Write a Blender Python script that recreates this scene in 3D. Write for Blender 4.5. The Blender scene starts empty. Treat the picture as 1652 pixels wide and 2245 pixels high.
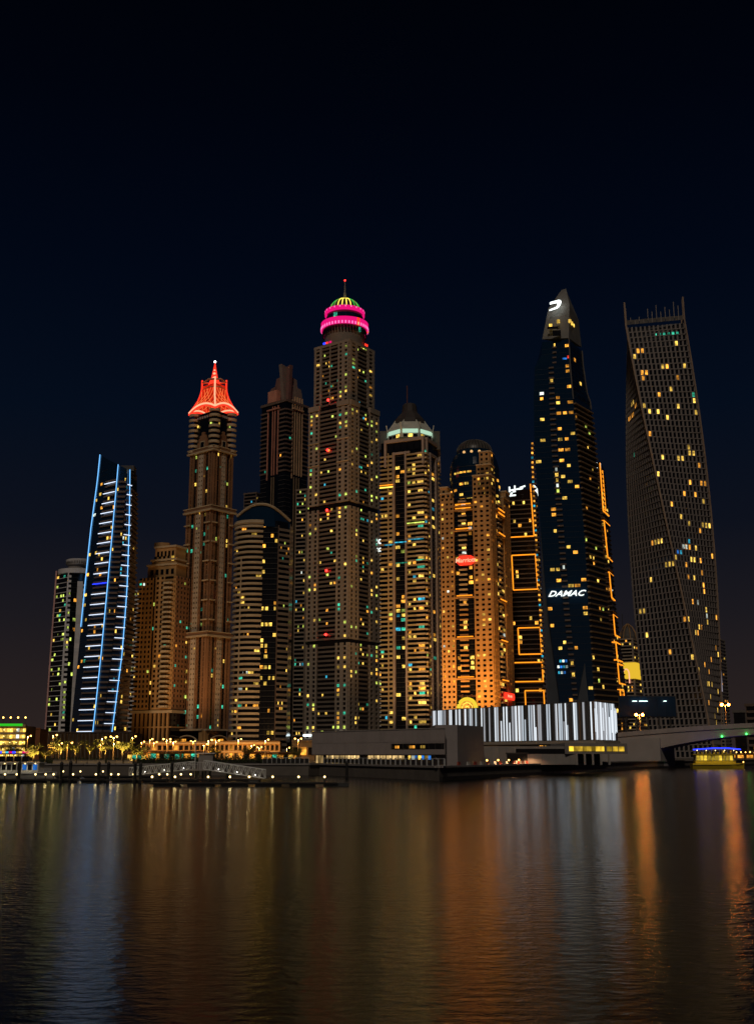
import bpy, math, random
from mathutils import Vector

# ------------------------------------------------------------------ camera, sky, added fill sun
S = bpy.context.scene
W_, H_ = 1652.0, 2245.0            # pixel grid in which the photograph was measured
F = 2400.0; CX, CY = W_/2, H_/2; HORIZON = 1655.0
CAMH = 4.0
P = math.atan((HORIZON-CY)/F); CP, SP = math.cos(P), math.sin(P)
cam = bpy.data.cameras.new('camera'); camo = bpy.data.objects.new('camera', cam)
S.collection.objects.link(camo); S.camera = camo
cam.sensor_fit = 'VERTICAL'; cam.sensor_height = 36.0; cam.sensor_width = 36.0*W_/H_
cam.lens = 36.0*F/H_; cam.clip_start = 0.5; cam.clip_end = 30000
camo.location = (0, 0, CAMH); camo.rotation_euler = (math.pi/2+P, 0, 0)

w = bpy.data.worlds.new('World'); S.world = w; w.use_nodes = True
nt = w.node_tree; nt.nodes.clear()
wo = nt.nodes.new('ShaderNodeOutputWorld'); bg = nt.nodes.new('ShaderNodeBackground')
bg2 = nt.nodes.new('ShaderNodeBackground'); addw = nt.nodes.new('ShaderNodeAddShader')
sky = nt.nodes.new('ShaderNodeTexSky'); sky.sky_type = 'NISHITA'; sky.sun_disc = False
sky.sun_elevation = math.radians(-5.0); sky.sun_rotation = math.radians(185)
bg2.inputs[1].default_value = 0.05
nt.links.new(sky.outputs[0], bg2.inputs[0])
tc = nt.nodes.new('ShaderNodeTexCoord'); sx = nt.nodes.new('ShaderNodeSeparateXYZ')
nt.links.new(tc.outputs['Generated'], sx.inputs[0])
rp = nt.nodes.new('ShaderNodeValToRGB'); nt.links.new(sx.outputs[2], rp.inputs[0])
stops = [(0.0, (.0260, .0170, .0150)), (.055, (.0195, .0138, .0138)), (.12, (.0108, .0096, .0128)),
         (.20, (.0040, .0056, .0115)), (.30, (.0013, .0040, .0112)), (.42, (.0004, .0021, .0072)),
         (.54, (.00015, .0009, .0036)), (.66, (.0001, .0004, .0014)), (1.0, (.0001, .0003, .0010))]
el = rp.color_ramp.elements
while len(el) < len(stops): el.new(.5)
for e, (p_, c_) in zip(el, stops): e.position = p_; e.color = (*c_, 1)
nt.links.new(rp.outputs[0], bg.inputs[0]); bg.inputs[1].default_value = 1.0
nt.links.new(bg.outputs[0], addw.inputs[0]); nt.links.new(bg2.outputs[0], addw.inputs[1])
nt.links.new(addw.outputs[0], wo.inputs[0])

sun = bpy.data.lights.new('fill_sun', 'SUN'); sun.energy = 0.50; sun.color = (1.0, .85, .70); sun.angle = math.radians(6)
suno = bpy.data.objects.new('fill_sun', sun); S.collection.objects.link(suno)
suno.rotation_euler = (math.radians(51), 0, math.radians(-10))  # warm fill added from behind the camera, for even light on the facades

S.view_settings.view_transform = 'Standard'; S.view_settings.look = 'None'
S.view_settings.exposure = 0.0; S.view_settings.gamma = 1.0; S.view_settings.use_curve_mapping = False
S.render.engine = 'CYCLES'
S.cycles.use_denoising = True; S.cycles.max_bounces = 4; S.cycles.diffuse_bounces = 1
S.cycles.glossy_bounces = 2; S.cycles.transmission_bounces = 2; S.cycles.transparent_max_bounces = 6
S.cycles.sample_clamp_indirect = 4.0; S.cycles.caustics_reflective = False; S.cycles.caustics_refractive = False

# ------------------------------------------------------------------ pixel <-> place
def zpx(py, Y): return CAMH + Y*math.tan(P+math.atan((CY-py)/F))
def xpx(px, py, Y):
    v = (CY-py)/F
    return (px-CX)/F*Y/(CP-v*SP)
def pyz(z, Y):
    return CY - F*math.tan(math.atan2(z-CAMH, Y)-P)
def onz(px, py, z):
    v = (CY-py)/F; dz = SP+v*CP
    t = (z-CAMH)/dz
    return ((px-CX)/F*t, (CP-v*SP)*t)
def mpp(Y): return Y*CP/F

# ------------------------------------------------------------------ materials
MT = {}
def nodes(m):
    m.use_nodes = True; n = m.node_tree; n.nodes.clear()
    o = n.nodes.new('ShaderNodeOutputMaterial'); return n, o
def solid(name, col, rough=.7, var=.25, scale=.15, metal=0, bump=.0):
    if name in MT: return MT[name]
    m = bpy.data.materials.new(name); n, o = nodes(m)
    b = n.nodes.new('ShaderNodeBsdfPrincipled'); b.inputs['Roughness'].default_value = rough; b.inputs['Metallic'].default_value = metal
    g = n.nodes.new('ShaderNodeNewGeometry'); t = n.nodes.new('ShaderNodeTexNoise'); t.inputs['Scale'].default_value = scale
    t.inputs['Detail'].default_value = 5; n.links.new(g.outputs['Position'], t.inputs['Vector'])
    oi = n.nodes.new('ShaderNodeObjectInfo')
    mx = n.nodes.new('ShaderNodeMath'); mx.operation = 'MULTIPLY_ADD'; mx.inputs[1].default_value = .35
    n.links.new(oi.outputs['Random'], mx.inputs[0]); n.links.new(t.outputs[0], mx.inputs[2])
    mr = n.nodes.new('ShaderNodeMapRange'); mr.inputs[1].default_value = .25; mr.inputs[2].default_value = 1.05
    mr.inputs[3].default_value = 1-var; mr.inputs[4].default_value = 1+var
    n.links.new(mx.outputs[0], mr.inputs[0])
    vm = n.nodes.new('ShaderNodeVectorMath'); vm.operation = 'SCALE'; vm.inputs[0].default_value = col
    n.links.new(mr.outputs[0], vm.inputs['Scale']); n.links.new(vm.outputs[0], b.inputs['Base Color'])
    if bump:
        bp = n.nodes.new('ShaderNodeBump'); bp.inputs['Strength'].default_value = bump; bp.inputs['Distance'].default_value = .05
        t2 = n.nodes.new('ShaderNodeTexNoise'); t2.inputs['Scale'].default_value = 6; n.links.new(g.outputs['Position'], t2.inputs['Vector'])
        n.links.new(t2.outputs[0], bp.inputs['Height']); n.links.new(bp.outputs[0], b.inputs['Normal'])
    n.links.new(b.outputs[0], o.inputs[0]); MT[name] = m; return m
def lamp_mat(name, col, st, sample=True):
    if name in MT: return MT[name]
    m = bpy.data.materials.new(name); n, o = nodes(m)
    e = n.nodes.new('ShaderNodeEmission'); e.inputs[0].default_value = (*col, 1); e.inputs[1].default_value = st
    n.links.new(e.outputs[0], o.inputs[0])
    if not sample: m.cycles.emission_sampling = 'NONE'
    MT[name] = m; return m
def lit(name, col, st=1.0):
    """a lit room seen through its pane: brightness differs from pane to pane, curtains and lamps inside break it up"""
    if name in MT: return MT[name]
    m = bpy.data.materials.new(name); n, o = nodes(m)
    e = n.nodes.new('ShaderNodeEmission'); oi = n.nodes.new('ShaderNodeObjectInfo'); g = n.nodes.new('ShaderNodeNewGeometry')
    ad = n.nodes.new('ShaderNodeMath'); ad.operation = 'ADD'
    n.links.new(oi.outputs['Random'], ad.inputs[0]); n.links.new(g.outputs['Random Per Island'], ad.inputs[1])
    fr = n.nodes.new('ShaderNodeMath'); fr.operation = 'FRACT'; n.links.new(ad.outputs[0], fr.inputs[0])
    mr = n.nodes.new('ShaderNodeMapRange'); mr.inputs[3].default_value = .28*st; mr.inputs[4].default_value = 1.35*st
    n.links.new(fr.outputs[0], mr.inputs[0])
    t = n.nodes.new('ShaderNodeTexNoise'); t.noise_dimensions = '4D'; t.inputs['Scale'].default_value = .55; t.inputs['Detail'].default_value = 1
    n.links.new(g.outputs['Position'], t.inputs['Vector'])
    m2 = n.nodes.new('ShaderNodeMath'); m2.operation = 'MULTIPLY'; m2.inputs[1].default_value = 37; n.links.new(ad.outputs[0], m2.inputs[0])
    n.links.new(m2.outputs[0], t.inputs['W'])
    mr2 = n.nodes.new('ShaderNodeMapRange'); mr2.inputs[1].default_value = .35; mr2.inputs[2].default_value = .65
    mr2.inputs[3].default_value = .35; mr2.inputs[4].default_value = 1.35; n.links.new(t.outputs[0], mr2.inputs[0])
    mm = n.nodes.new('ShaderNodeMath'); mm.operation = 'MULTIPLY'; n.links.new(mr.outputs[0], mm.inputs[0]); n.links.new(mr2.outputs[0], mm.inputs[1])
    e.inputs[0].default_value = (*col, 1); n.links.new(mm.outputs[0], e.inputs[1])
    n.links.new(e.outputs[0], o.inputs[0]); m.cycles.emission_sampling = 'NONE'; MT[name] = m; return m
def glass(name, col, rough=.08):
    if name in MT: return MT[name]
    m = bpy.data.materials.new(name); n, o = nodes(m)
    b = n.nodes.new('ShaderNodeBsdfPrincipled'); b.inputs['Base Color'].default_value = (*col, 1); b.inputs['IOR'].default_value = 1.6
    g = n.nodes.new('ShaderNodeNewGeometry'); t = n.nodes.new('ShaderNodeTexNoise'); t.inputs['Scale'].default_value = .08
    n.links.new(g.outputs['Position'], t.inputs['Vector'])
    mr = n.nodes.new('ShaderNodeMapRange'); mr.inputs[3].default_value = rough*.5; mr.inputs[4].default_value = rough*2; n.links.new(t.outputs[0], mr.inputs[0])
    n.links.new(mr.outputs[0], b.inputs['Roughness']); n.links.new(b.outputs[0], o.inputs[0]); MT[name] = m; return m

stone   = solid('beige_stone', (.36, .29, .22))
stoneD  = solid('dull_beige_stone', (.27, .21, .155))
sand    = solid('sand_render', (.46, .30, .15))
terra   = solid('brown_render', (.30, .150, .070))
cream   = solid('cream_render', (.60, .45, .27))
orange_stone = solid('ochre_render', (.52, .29, .105))
white_c = solid('white_cladding', (.78, .75, .73), .5)
grey_c  = solid('grey_concrete', (.30, .27, .25), .8, .2, .3)
grey_d  = solid('dark_concrete', (.13, .115, .10), .8, .3, .3)
brown_d = solid('dark_brown_band', (.17, .115, .085))
pink_c  = solid('red_lit_fin', (.66, .28, .18))  # red light on the left fins is put into their colour
flood_lit_fin = solid('flood_lit_fin', (.70, .46, .26))  # floodlight on the right fins is put into their colour
metal_d = solid('dark_metal', (.06, .055, .05), .45, .2, 1)
metal_w = solid('white_metal', (.70, .70, .68), .4, .15, 1)
black   = solid('black_paint', (.015, .014, .014), .5, .2, 1)
dglass  = glass('dark_glass', (.006, .007, .009))
bglass  = glass('blue_glass', (.006, .026, .060), .06)
brglass = glass('brown_glass', (.014, .009, .006))
pane_m  = glass('unlit_pane', (.010, .010, .012), .12)

LA = lit('room_amber', (1, .40, .045), 1.5); LY = lit('room_yellow', (1, .62, .10), 1.5); LG = lit('room_lime', (.80, 1, .16), 1.1)
LT = lit('room_teal', (.06, .72, .45), .9); LW = lit('room_white', (.85, .95, .85), 1.1); LB = lit('room_blue', (.04, .28, 1), .9)
LC = lit('room_cyan', (.05, .55, .80), .9); LR = lit('room_red', (1, .06, .03), 1.2)
PAL_MIX = [(LY, 5), (LG, 2.5), (LT, 2), (LA, 2), (LW, .7), (LC, .4)]
PAL_WARM = [(LY, 6), (LA, 4), (LW, .5), (LT, .5)]
PAL_LIME = [(LG, 8), (LY, 3), (LT, .8)]
PAL_ELITE = [(LY, 7), (LA, 2.5), (LT, 1.6), (LC, .9), (LG, .6)]
PAL_TEAL = [(LT, 5), (LG, 2.2), (LY, 3), (LA, .8)]
PAL_AMB = [(LA, 5), (LY, 5), (LW, .4)]
def pick(pal, r):
    tot = sum(x[1] for x in pal); k = r.random()*tot
    for m, q in pal:
        k -= q
        if k <= 0: return m
    return pal[0][0]
led_white = lamp_mat('led_white', (.72, .82, 1), 1.5); led_blue = lamp_mat('led_pale_blue', (.16, .50, 1), 1.5); led_deep = lamp_mat('led_deep_blue', (.02, .04, 1), 3)
led_orange = lamp_mat('led_orange', (1, .30, .015), 1.45); led_red = lamp_mat('led_red', (1, .035, .015), 1.6); led_rib = lamp_mat('led_rib_white', (1, .42, .24), 1.35)
led_pink = lamp_mat('led_pink', (1, .008, .22), .85); led_pinkhot = lamp_mat('led_pink_hot', (1, .22, .60), 1.1); led_green = lamp_mat('led_green', (.05, .8, .10), .7)
led_yellow = lamp_mat('led_yellow', (1, .75, .10), 2.0)
sodium = lamp_mat('sodium_lamp', (1, .50, .09), 10, False); warmbulb = lamp_mat('warm_bulb', (1, .72, .26), 6, False)
beacon = lamp_mat('red_beacon', (1, .02, .015), 8, False); white_bulb = lamp_mat('white_bulb', (1, 1, 1), 6, False); green_bulb = lamp_mat('green_bulb', (.05, 1, .12), 6, False)
sign_white = lamp_mat('sign_white', (.90, 1, .97), 1.5)

# ------------------------------------------------------------------ builders
COL = S.collection
CUBE = {}
CV = [(-.5, -.5, -.5), (.5, -.5, -.5), (.5, .5, -.5), (-.5, .5, -.5), (-.5, -.5, .5), (.5, -.5, .5), (.5, .5, .5), (-.5, .5, .5)]
CF = [(0, 3, 2, 1), (4, 5, 6, 7), (0, 1, 5, 4), (1, 2, 6, 5), (2, 3, 7, 6), (3, 0, 4, 7)]
def cube(mat):
    k = mat.name
    if k not in CUBE:
        me = bpy.data.meshes.new('block_'+k); me.from_pydata(CV, [], CF); me.materials.append(mat); CUBE[k] = me
    return CUBE[k]
def mesh(name, v, f, mat, smooth=False):
    me = bpy.data.meshes.new(name); me.from_pydata([tuple(p) for p in v], [], f)
    for m in (mat if isinstance(mat, (list, tuple)) else [mat]): me.materials.append(m)
    if smooth: me.polygons.foreach_set('use_smooth', [True]*len(me.polygons))
    me.update(); return me
def boxes_mesh(name, items, mat_of=None):
    v, f, mi, mats = [], [], [], []
    for loc, rz, sc, mt in items:
        c, s = math.cos(rz), math.sin(rz); b = len(v)
        for x, y, z in CV:
            x *= sc[0]; y *= sc[1]; z *= sc[2]
            v.append((loc[0]+c*x-s*y, loc[1]+s*x+c*y, loc[2]+z))
        if mt not in mats: mats.append(mt)
        k = mats.index(mt)
        for q in CF: f.append(tuple(b+i for i in q)); mi.append(k)
    me = mesh(name, v, f, mats); me.polygons.foreach_set('material_index', mi); return me
def prism(poly, z0, z1, poly2=None):
    n = len(poly); poly2 = poly2 or poly
    v = [(x, y, z0) for x, y in poly]+[(x, y, z1) for x, y in poly2]
    f = [tuple(reversed(range(n))), tuple(range(n, 2*n))]+[(i, (i+1) % n, n+(i+1) % n, n+i) for i in range(n)]
    return v, f
def lathe(prof, n=32, a0=0, a1=2*math.pi):
    v, f = [], []; full = abs(a1-a0-2*math.pi) < 1e-6; m = n if full else n+1
    for r, z in prof:
        for i in range(m):
            a = a0+(a1-a0)*i/n; v.append((r*math.cos(a), r*math.sin(a), z))
    for j in range(len(prof)-1):
        for i in range(n):
            k = (i+1) % m
            f.append((j*m+i, j*m+k, (j+1)*m+k, (j+1)*m+i))
    return v, f
def arc_slab(ro, ri, a0, a1, h, n=10):
    v, f = [], []
    for i in range(n+1):
        a = a0+(a1-a0)*i/n; c, s = math.cos(a), math.sin(a)
        v += [(ro*c, ro*s, 0), (ro*c, ro*s, h), (ri*c, ri*s, h), (ri*c, ri*s, 0)]
    for i in range(n):
        b = 4*i
        for j in range(4): f.append((b+j, b+4+j, b+4+(j+1) % 4, b+(j+1) % 4))
    f += [(0, 1, 2, 3), (4*n+3, 4*n+2, 4*n+1, 4*n)]
    return v, f
def tube(pts, r, n=6, closed=False, r1=None):
    v, f = [], []; N = len(pts); pts = [Vector(p) for p in pts]
    for i, p in enumerate(pts):
        d = (pts[min(i+1, N-1)]-pts[max(i-1, 0)]).normalized()
        a = d.orthogonal().normalized() if abs(d.z) > .9 else d.cross(Vector((0, 0, 1))).normalized()
        b = d.cross(a); rr = r if r1 is None else r+(r1-r)*i/(N-1)
        for k in range(n):
            t = 2*math.pi*k/n; v.append(p+a*math.cos(t)*rr+b*math.sin(t)*rr)
    for i in range(N-1):
        for k in range(n):
            f.append((i*n+k, i*n+(k+1) % n, (i+1)*n+(k+1) % n, (i+1)*n+k))
    f += [tuple(range(n)), tuple(reversed(range((N-1)*n, N*n)))]
    return v, f
def join(*vf):
    v, f = [], []
    for a, b in vf:
        o = len(v); v += list(a); f += [tuple(o+i for i in q) for q in b]
    return v, f
def ball(r, seg=10, ring=6, c=(0, 0, 0)):
    v, f = lathe([(max(r*math.sin(math.pi*i/ring), 1e-4), -r*math.cos(math.pi*i/ring)) for i in range(ring+1)], seg)
    return [(x+c[0], y+c[1], z+c[2]) for x, y, z in v], f
def text_mesh(s, size, mat, extrude=.15, shear=0.0, bold=0.0):
    cu = bpy.data.curves.new('lettering', 'FONT'); cu.body = s; cu.size = size; cu.extrude = extrude; cu.shear = shear
    cu.offset = bold; cu.align_x = 'CENTER'; cu.align_y = 'CENTER'; cu.resolution_u = 3
    o = bpy.data.objects.new('tmp', cu); COL.objects.link(o)
    bpy.context.view_layer.update()
    me = bpy.data.meshes.new_from_object(o); bpy.data.objects.remove(o); bpy.data.curves.remove(cu)
    me.materials.clear(); me.materials.append(mat); return me

def beam(name, parent, loc, power, col, size, cone=140, up=False):
    li = bpy.data.lights.new(name, 'SPOT'); li.energy = power; li.color = col; li.shadow_soft_size = size; li.spot_size = math.radians(cone); li.spot_blend = .5
    o = bpy.data.objects.new(name, li); COL.objects.link(o); o.parent = parent; o.location = loc
    if up: o.rotation_euler = (math.pi, 0, 0)
    return o
LIMIT = 300
class Thing:
    def __init__(s, name, label, cat, loc=(0, 0, 0), rz=0.0, group=None):
        e = bpy.data.objects.new(name, None); e.empty_display_size = 1; COL.objects.link(e)
        e.location = loc; e.rotation_euler = (0, 0, rz)
        e['label'] = label; e['category'] = cat
        if group: e['group'] = group
        s.e = e; s.q = {}
    def put(s, name, me, loc=(0, 0, 0), rz=0.0, sc=(1, 1, 1), parent=None, kind=None, label=None, rx=0.0):
        o = bpy.data.objects.new(name, me); COL.objects.link(o); o.parent = parent or s.e
        o.location = loc; o.rotation_euler = (rx, 0, rz); o.scale = sc
        if kind: o['kind'] = kind
        if label: o['label'] = label
        return o
    def geo(s, name, vf, mat, smooth=False, **k): return s.put(name, mesh(name, vf[0], vf[1], mat, smooth), **k)
    def box(s, name, mat, c, sz, rz=0.0, prio=0): s.q.setdefault(name, []).append((c, rz, sz, mat, prio))
    def line(s, name, mat, p, q, z, h, out, depth, a=0.0, b=1.0, prio=0):
        """a box along the plan segment p->q (left to right seen from outside), proud of it by `out`"""
        dx, dy = q[0]-p[0], q[1]-p[1]; L = math.hypot(dx, dy); ux, uy = dx/L, dy/L; nx, ny = uy, -ux
        m = (a+b)/2; o = out-depth/2
        s.box(name, mat, (p[0]+dx*m+nx*o, p[1]+dy*m+ny*o, z+h/2), (L*(b-a), depth, h), math.atan2(uy, ux), prio)
    def done(s):
        for name, it in s.q.items():
            it.sort(key=lambda i: -(i[4]*1e5+i[2][0]*i[2][2]))
            for c, rz, sz, mt, pr in it[:LIMIT]: s.put(name, cube(mt), c, rz, sz)
            if len(it) > LIMIT:
                s.put(name+'_rows', boxes_mesh(name+'_rows', [i[:4] for i in it[LIMIT:]]), kind='stuff')
        s.q = {}; return s
def single(name, me, label, cat, loc=(0, 0, 0), rz=0.0, group=None, sc=(1, 1, 1)):
    o = bpy.data.objects.new(name, me); COL.objects.link(o); o.location = loc; o.rotation_euler = (0, 0, rz); o.scale = sc
    o['label'] = label; o['category'] = cat
    if group: o['group'] = group
    return o
def struct(name, vf, mat, kind='structure'):
    o = bpy.data.objects.new(name, mesh(name, vf[0], vf[1], mat)); COL.objects.link(o); o['kind'] = kind; return o
def copy_tree(o, loc, rz, label=None):
    def cp(q, par):
        c = q.copy(); COL.objects.link(c); c.parent = par
        for ch in list(q.children): cp(ch, c)
        return c
    r = cp(o, None); r.location = loc; r.rotation_euler = (0, 0, rz)
    if label: r['label'] = label
    return r
ORD = ['first', 'second', 'third', 'fourth', 'fifth', 'sixth', 'seventh', 'eighth', 'ninth', 'tenth', 'eleventh', 'twelfth', 'thirteenth',
       'fourteenth', 'fifteenth', 'sixteenth', 'seventeenth', 'eighteenth', 'nineteenth', 'twentieth']+['twenty-'+x for x in ('first', 'second', 'third', 'fourth', 'fifth', 'sixth', 'seventh', 'eighth', 'ninth')]+['thirtieth']+['thirty-'+x for x in ('first', 'second', 'third', 'fourth', 'fifth', 'sixth', 'seventh', 'eighth', 'ninth')]+['fortieth']

GZ = 2.0                                    # quay level above the water

def facade(t, Pz, z0, z1, fh, strips, R, core=None):
    """strips of a facade between plan points given by Pz(z)->(p,q); p..q runs left to right seen from outside"""
    tot = sum(s['w'] for s in strips); nfl = max(1, int(round((z1-z0)/fh))); fh = (z1-z0)/nfl; a = 0.0
    straight = isinstance(Pz, tuple)
    get = (lambda z: Pz) if straight else Pz
    for st in strips:
        b = a+st['w']/tot; k = st['k']; mt = st.get('m'); out = st.get('out', .6)
        if k == 'pier':
            if straight: t.line(st.get('name', 'pier'), mt, *Pz, z0, z1-z0, out, out+.6, a, b)
            else:
                for i in range(nfl): t.line(st.get('name', 'pier'), mt, *get(z0+(i+.5)*fh), z0+i*fh, fh, out, out+.6, a, b)
        n = st.get('n', 1); wf = st.get('wf', .55); hf = st.get('hf', .55); pal = st.get('pal', PAL_MIX); pl = st.get('lit', .08)
        if k in ('win', 'balc', 'glass'):
            bw = (b-a)/n
            if k == 'win':
                gw = bw*(1-wf)
                for j in range(n+1):
                    aa = a+j*bw-gw/2; bb = aa+gw
                    aa, bb = max(aa, a), min(bb, b)
                    if straight: t.line('pier', mt, *Pz, z0, z1-z0, out, out+.5, aa, bb)
            for i in range(nfl):
                z = z0+i*fh; pq = get(z+fh/2); pf = pl*(2.2 if R.random() < .22 else .62)
                if k == 'win': t.line('spandrel', mt, *pq, z, fh*(1-hf), out-.07, out+.35, a, b)
                elif k == 'balc':
                    pj = st.get('proj', 1.4); ph = st.get('ph', .38)
                    m2 = mt
                    if st.get('mled') and R.random() < .02: m2 = st['mled']
                    t.line('balcony', m2, *pq, z, fh*ph, pj, pj+.3, a, b)
                elif k == 'glass' and st.get('lh'): t.line('floor_line', mt, *pq, z, st['lh'], st.get('lo', .18), st.get('lo', .18)+.3, a, b)
                z_w = z+(fh*(1-hf) if k == 'win' else fh*st.get('ph', .38) if k == 'balc' else st.get('lh', .3)); h_w = z+fh-z_w
                hh = h_w*.96 if k != 'glass' else h_w*st.get('gh', .7)
                for j in range(n):
                    x = a+(j+.5)*bw; hwid = bw*wf/2*(R.uniform(.55, 1) if k != 'win' else 1)
                    on = R.random() < pf
                    if on: t.line('window', pick(pal, R), *pq, z_w+.02, hh, .10, .2, x-hwid, x+hwid, prio=2)
                    elif st.get('dark', 1) and k != 'balc': t.line('window', pane_m, *pq, z_w+.02, hh, .07, .15, x-hwid, x+hwid, prio=0)
        a = b

class Corner:
    """plan of a tower whose corner faces the camera, from the pixels of its left end, corner and right end at the horizon"""
    def __init__(s, xl, xc, xr, Y, al=None):
        kl, kc, kr = ((x-CX)/F*CP for x in (xl, xc, xr)); s.Y = Y
        # at horizon height x = k*Y
        al = math.atan2(xr-xc, xc-xl) if al is None else math.radians(al)
        x0 = kc*Y; s.loc = (x0, Y, GZ)
        wl = (x0-kl*Y)/(math.cos(al)+kl*math.sin(al)); be = math.pi/2-al
        wr = (kr*Y-x0)/(math.cos(be)-kr*math.sin(be))
        s.wl, s.wr, s.al, s.be = wl, wr, al, be
        s.ul = Vector((math.cos(al), -math.sin(al))); s.ur = Vector((math.cos(be), math.sin(be)))
    def pt(s, a, b):           # a metres along the left face from the corner, b along the right face
        v = -s.ul*a+s.ur*b; return (v.x, v.y)
    def L(s, ins=0): return (s.pt(s.wl-ins, ins), s.pt(ins, ins))
    def R(s, ins=0): return (s.pt(ins, ins), s.pt(ins, s.wr-ins))
    def quad(s, ins=0): return [s.pt(ins, ins), s.pt(ins, s.wr-ins), s.pt(s.wl-ins, s.wr-ins), s.pt(s.wl-ins, ins)]
    def mid(s): return s.pt(s.wl/2, s.wr/2)
    def z(s, py, back=0): return zpx(py, s.Y+back)-GZ

def ring_boxes(t, name, mat, c, quad, z, h, out):
    for i in range(len(quad)):
        p, q = quad[i], quad[(i+1) % len(quad)]
        t.line(name, mat, p, q, z, h, out, out+.4, -out/max(math.dist(p, q), .1)*.98, 1+out/max(math.dist(p, q), .1)*.98)

# ------------------------------------------------------------------ water, land, quays
def water_mat():
    m = bpy.data.materials.new('marina_water'); n, o = nodes(m)
    b = n.nodes.new('ShaderNodeBsdfPrincipled'); b.inputs['Base Color'].default_value = (.0035, .004, .004, 1)
    b.inputs['Roughness'].default_value = .16; b.inputs['IOR'].default_value = 1.33
    g = n.nodes.new('ShaderNodeNewGeometry')
    def noise(sc, det, scale):
        mp = n.nodes.new('ShaderNodeMapping'); mp.inputs['Scale'].default_value = sc; n.links.new(g.outputs['Position'], mp.inputs['Vector'])
        t = n.nodes.new('ShaderNodeTexNoise'); t.inputs['Scale'].default_value = scale; t.inputs['Detail'].default_value = det
        n.links.new(mp.outputs[0], t.inputs['Vector']); return t
    t1 = noise((1.0, 1.5, 1), 4, 2.0); t2 = noise((.3, .55, 1), 3, .5)
    ma = n.nodes.new('ShaderNodeMath'); ma.operation = 'MULTIPLY_ADD'; ma.inputs[1].default_value = 1.0
    n.links.new(t2.outputs[0], ma.inputs[0]); n.links.new(t1.outputs[0], ma.inputs[2])
    bp = n.nodes.new('ShaderNodeBump'); bp.inputs['Strength'].default_value = .45; bp.inputs['Distance'].default_value = .05
    n.links.new(ma.outputs[0], bp.inputs['Height']); n.links.new(bp.outputs[0], b.inputs['Normal'])
    b.inputs['Specular IOR Level'].default_value = .40
    n.links.new(b.outputs[0], o.inputs[0]); return m
struct('water', ([(-9000, -600, 0), (9000, -600, 0), (9000, 12000, 0), (-9000, 12000, 0)], [(0, 1, 2, 3)]), water_mat())

QL = 226.0                                   # left quay line
c1 = onz(962, 1712, 0); c0 = onz(700, 1699, 0); c2 = onz(1400, 1686, 0); c3 = onz(1652, 1676.5, 0)
quay = [(-600, QL), (c0[0]-2, QL), c0, c1, c2, (c3[0]+10, c3[1]+8), (900, 640), (5000, 900), (5000, 11500), (-5000, 11500), (-5000, QL)]
struct('ground', prism(quay, -3, GZ), solid('paving', (.14, .12, .10), .8, .35, .4, 0, .2))
# coping stones along the visible quay edges, one by one
qt = Thing('quay_edge', 'pale stone coping along the edge of the marina quay', 'quay wall', (0, 0, 0))
pl = [(-75, QL), (c0[0]-2, QL), c0, c1, c2, (c3[0]+10, c3[1]+8)]
for p, q in zip(pl, pl[1:]):
    L = math.dist(p, q); n_ = max(1, int(L/3.2))
    for i in range(n_):
        qt.line('coping_stone', grey_c, p, q, GZ+.004, .30, .28, 1.1, (i+.012)/n_, (i+.988)/n_)
qt.done()
qt = Thing('fender_beam', 'dark timber fender beam along the foot of the right quay', 'fender', (0, 0, 0))
for p, q in ((c1, c2), (c2, pl[-1])):
    L = math.dist(p, q); n_ = int(L/6)
    for i in range(n_): qt.line('beam', black, p, q, -.3, .9, .5, .55, (i+.01)/n_, (i+.99)/n_)
qt.done()

# ------------------------------------------------------------------ towers, left to right
def R_(k): return random.Random(k)

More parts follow.
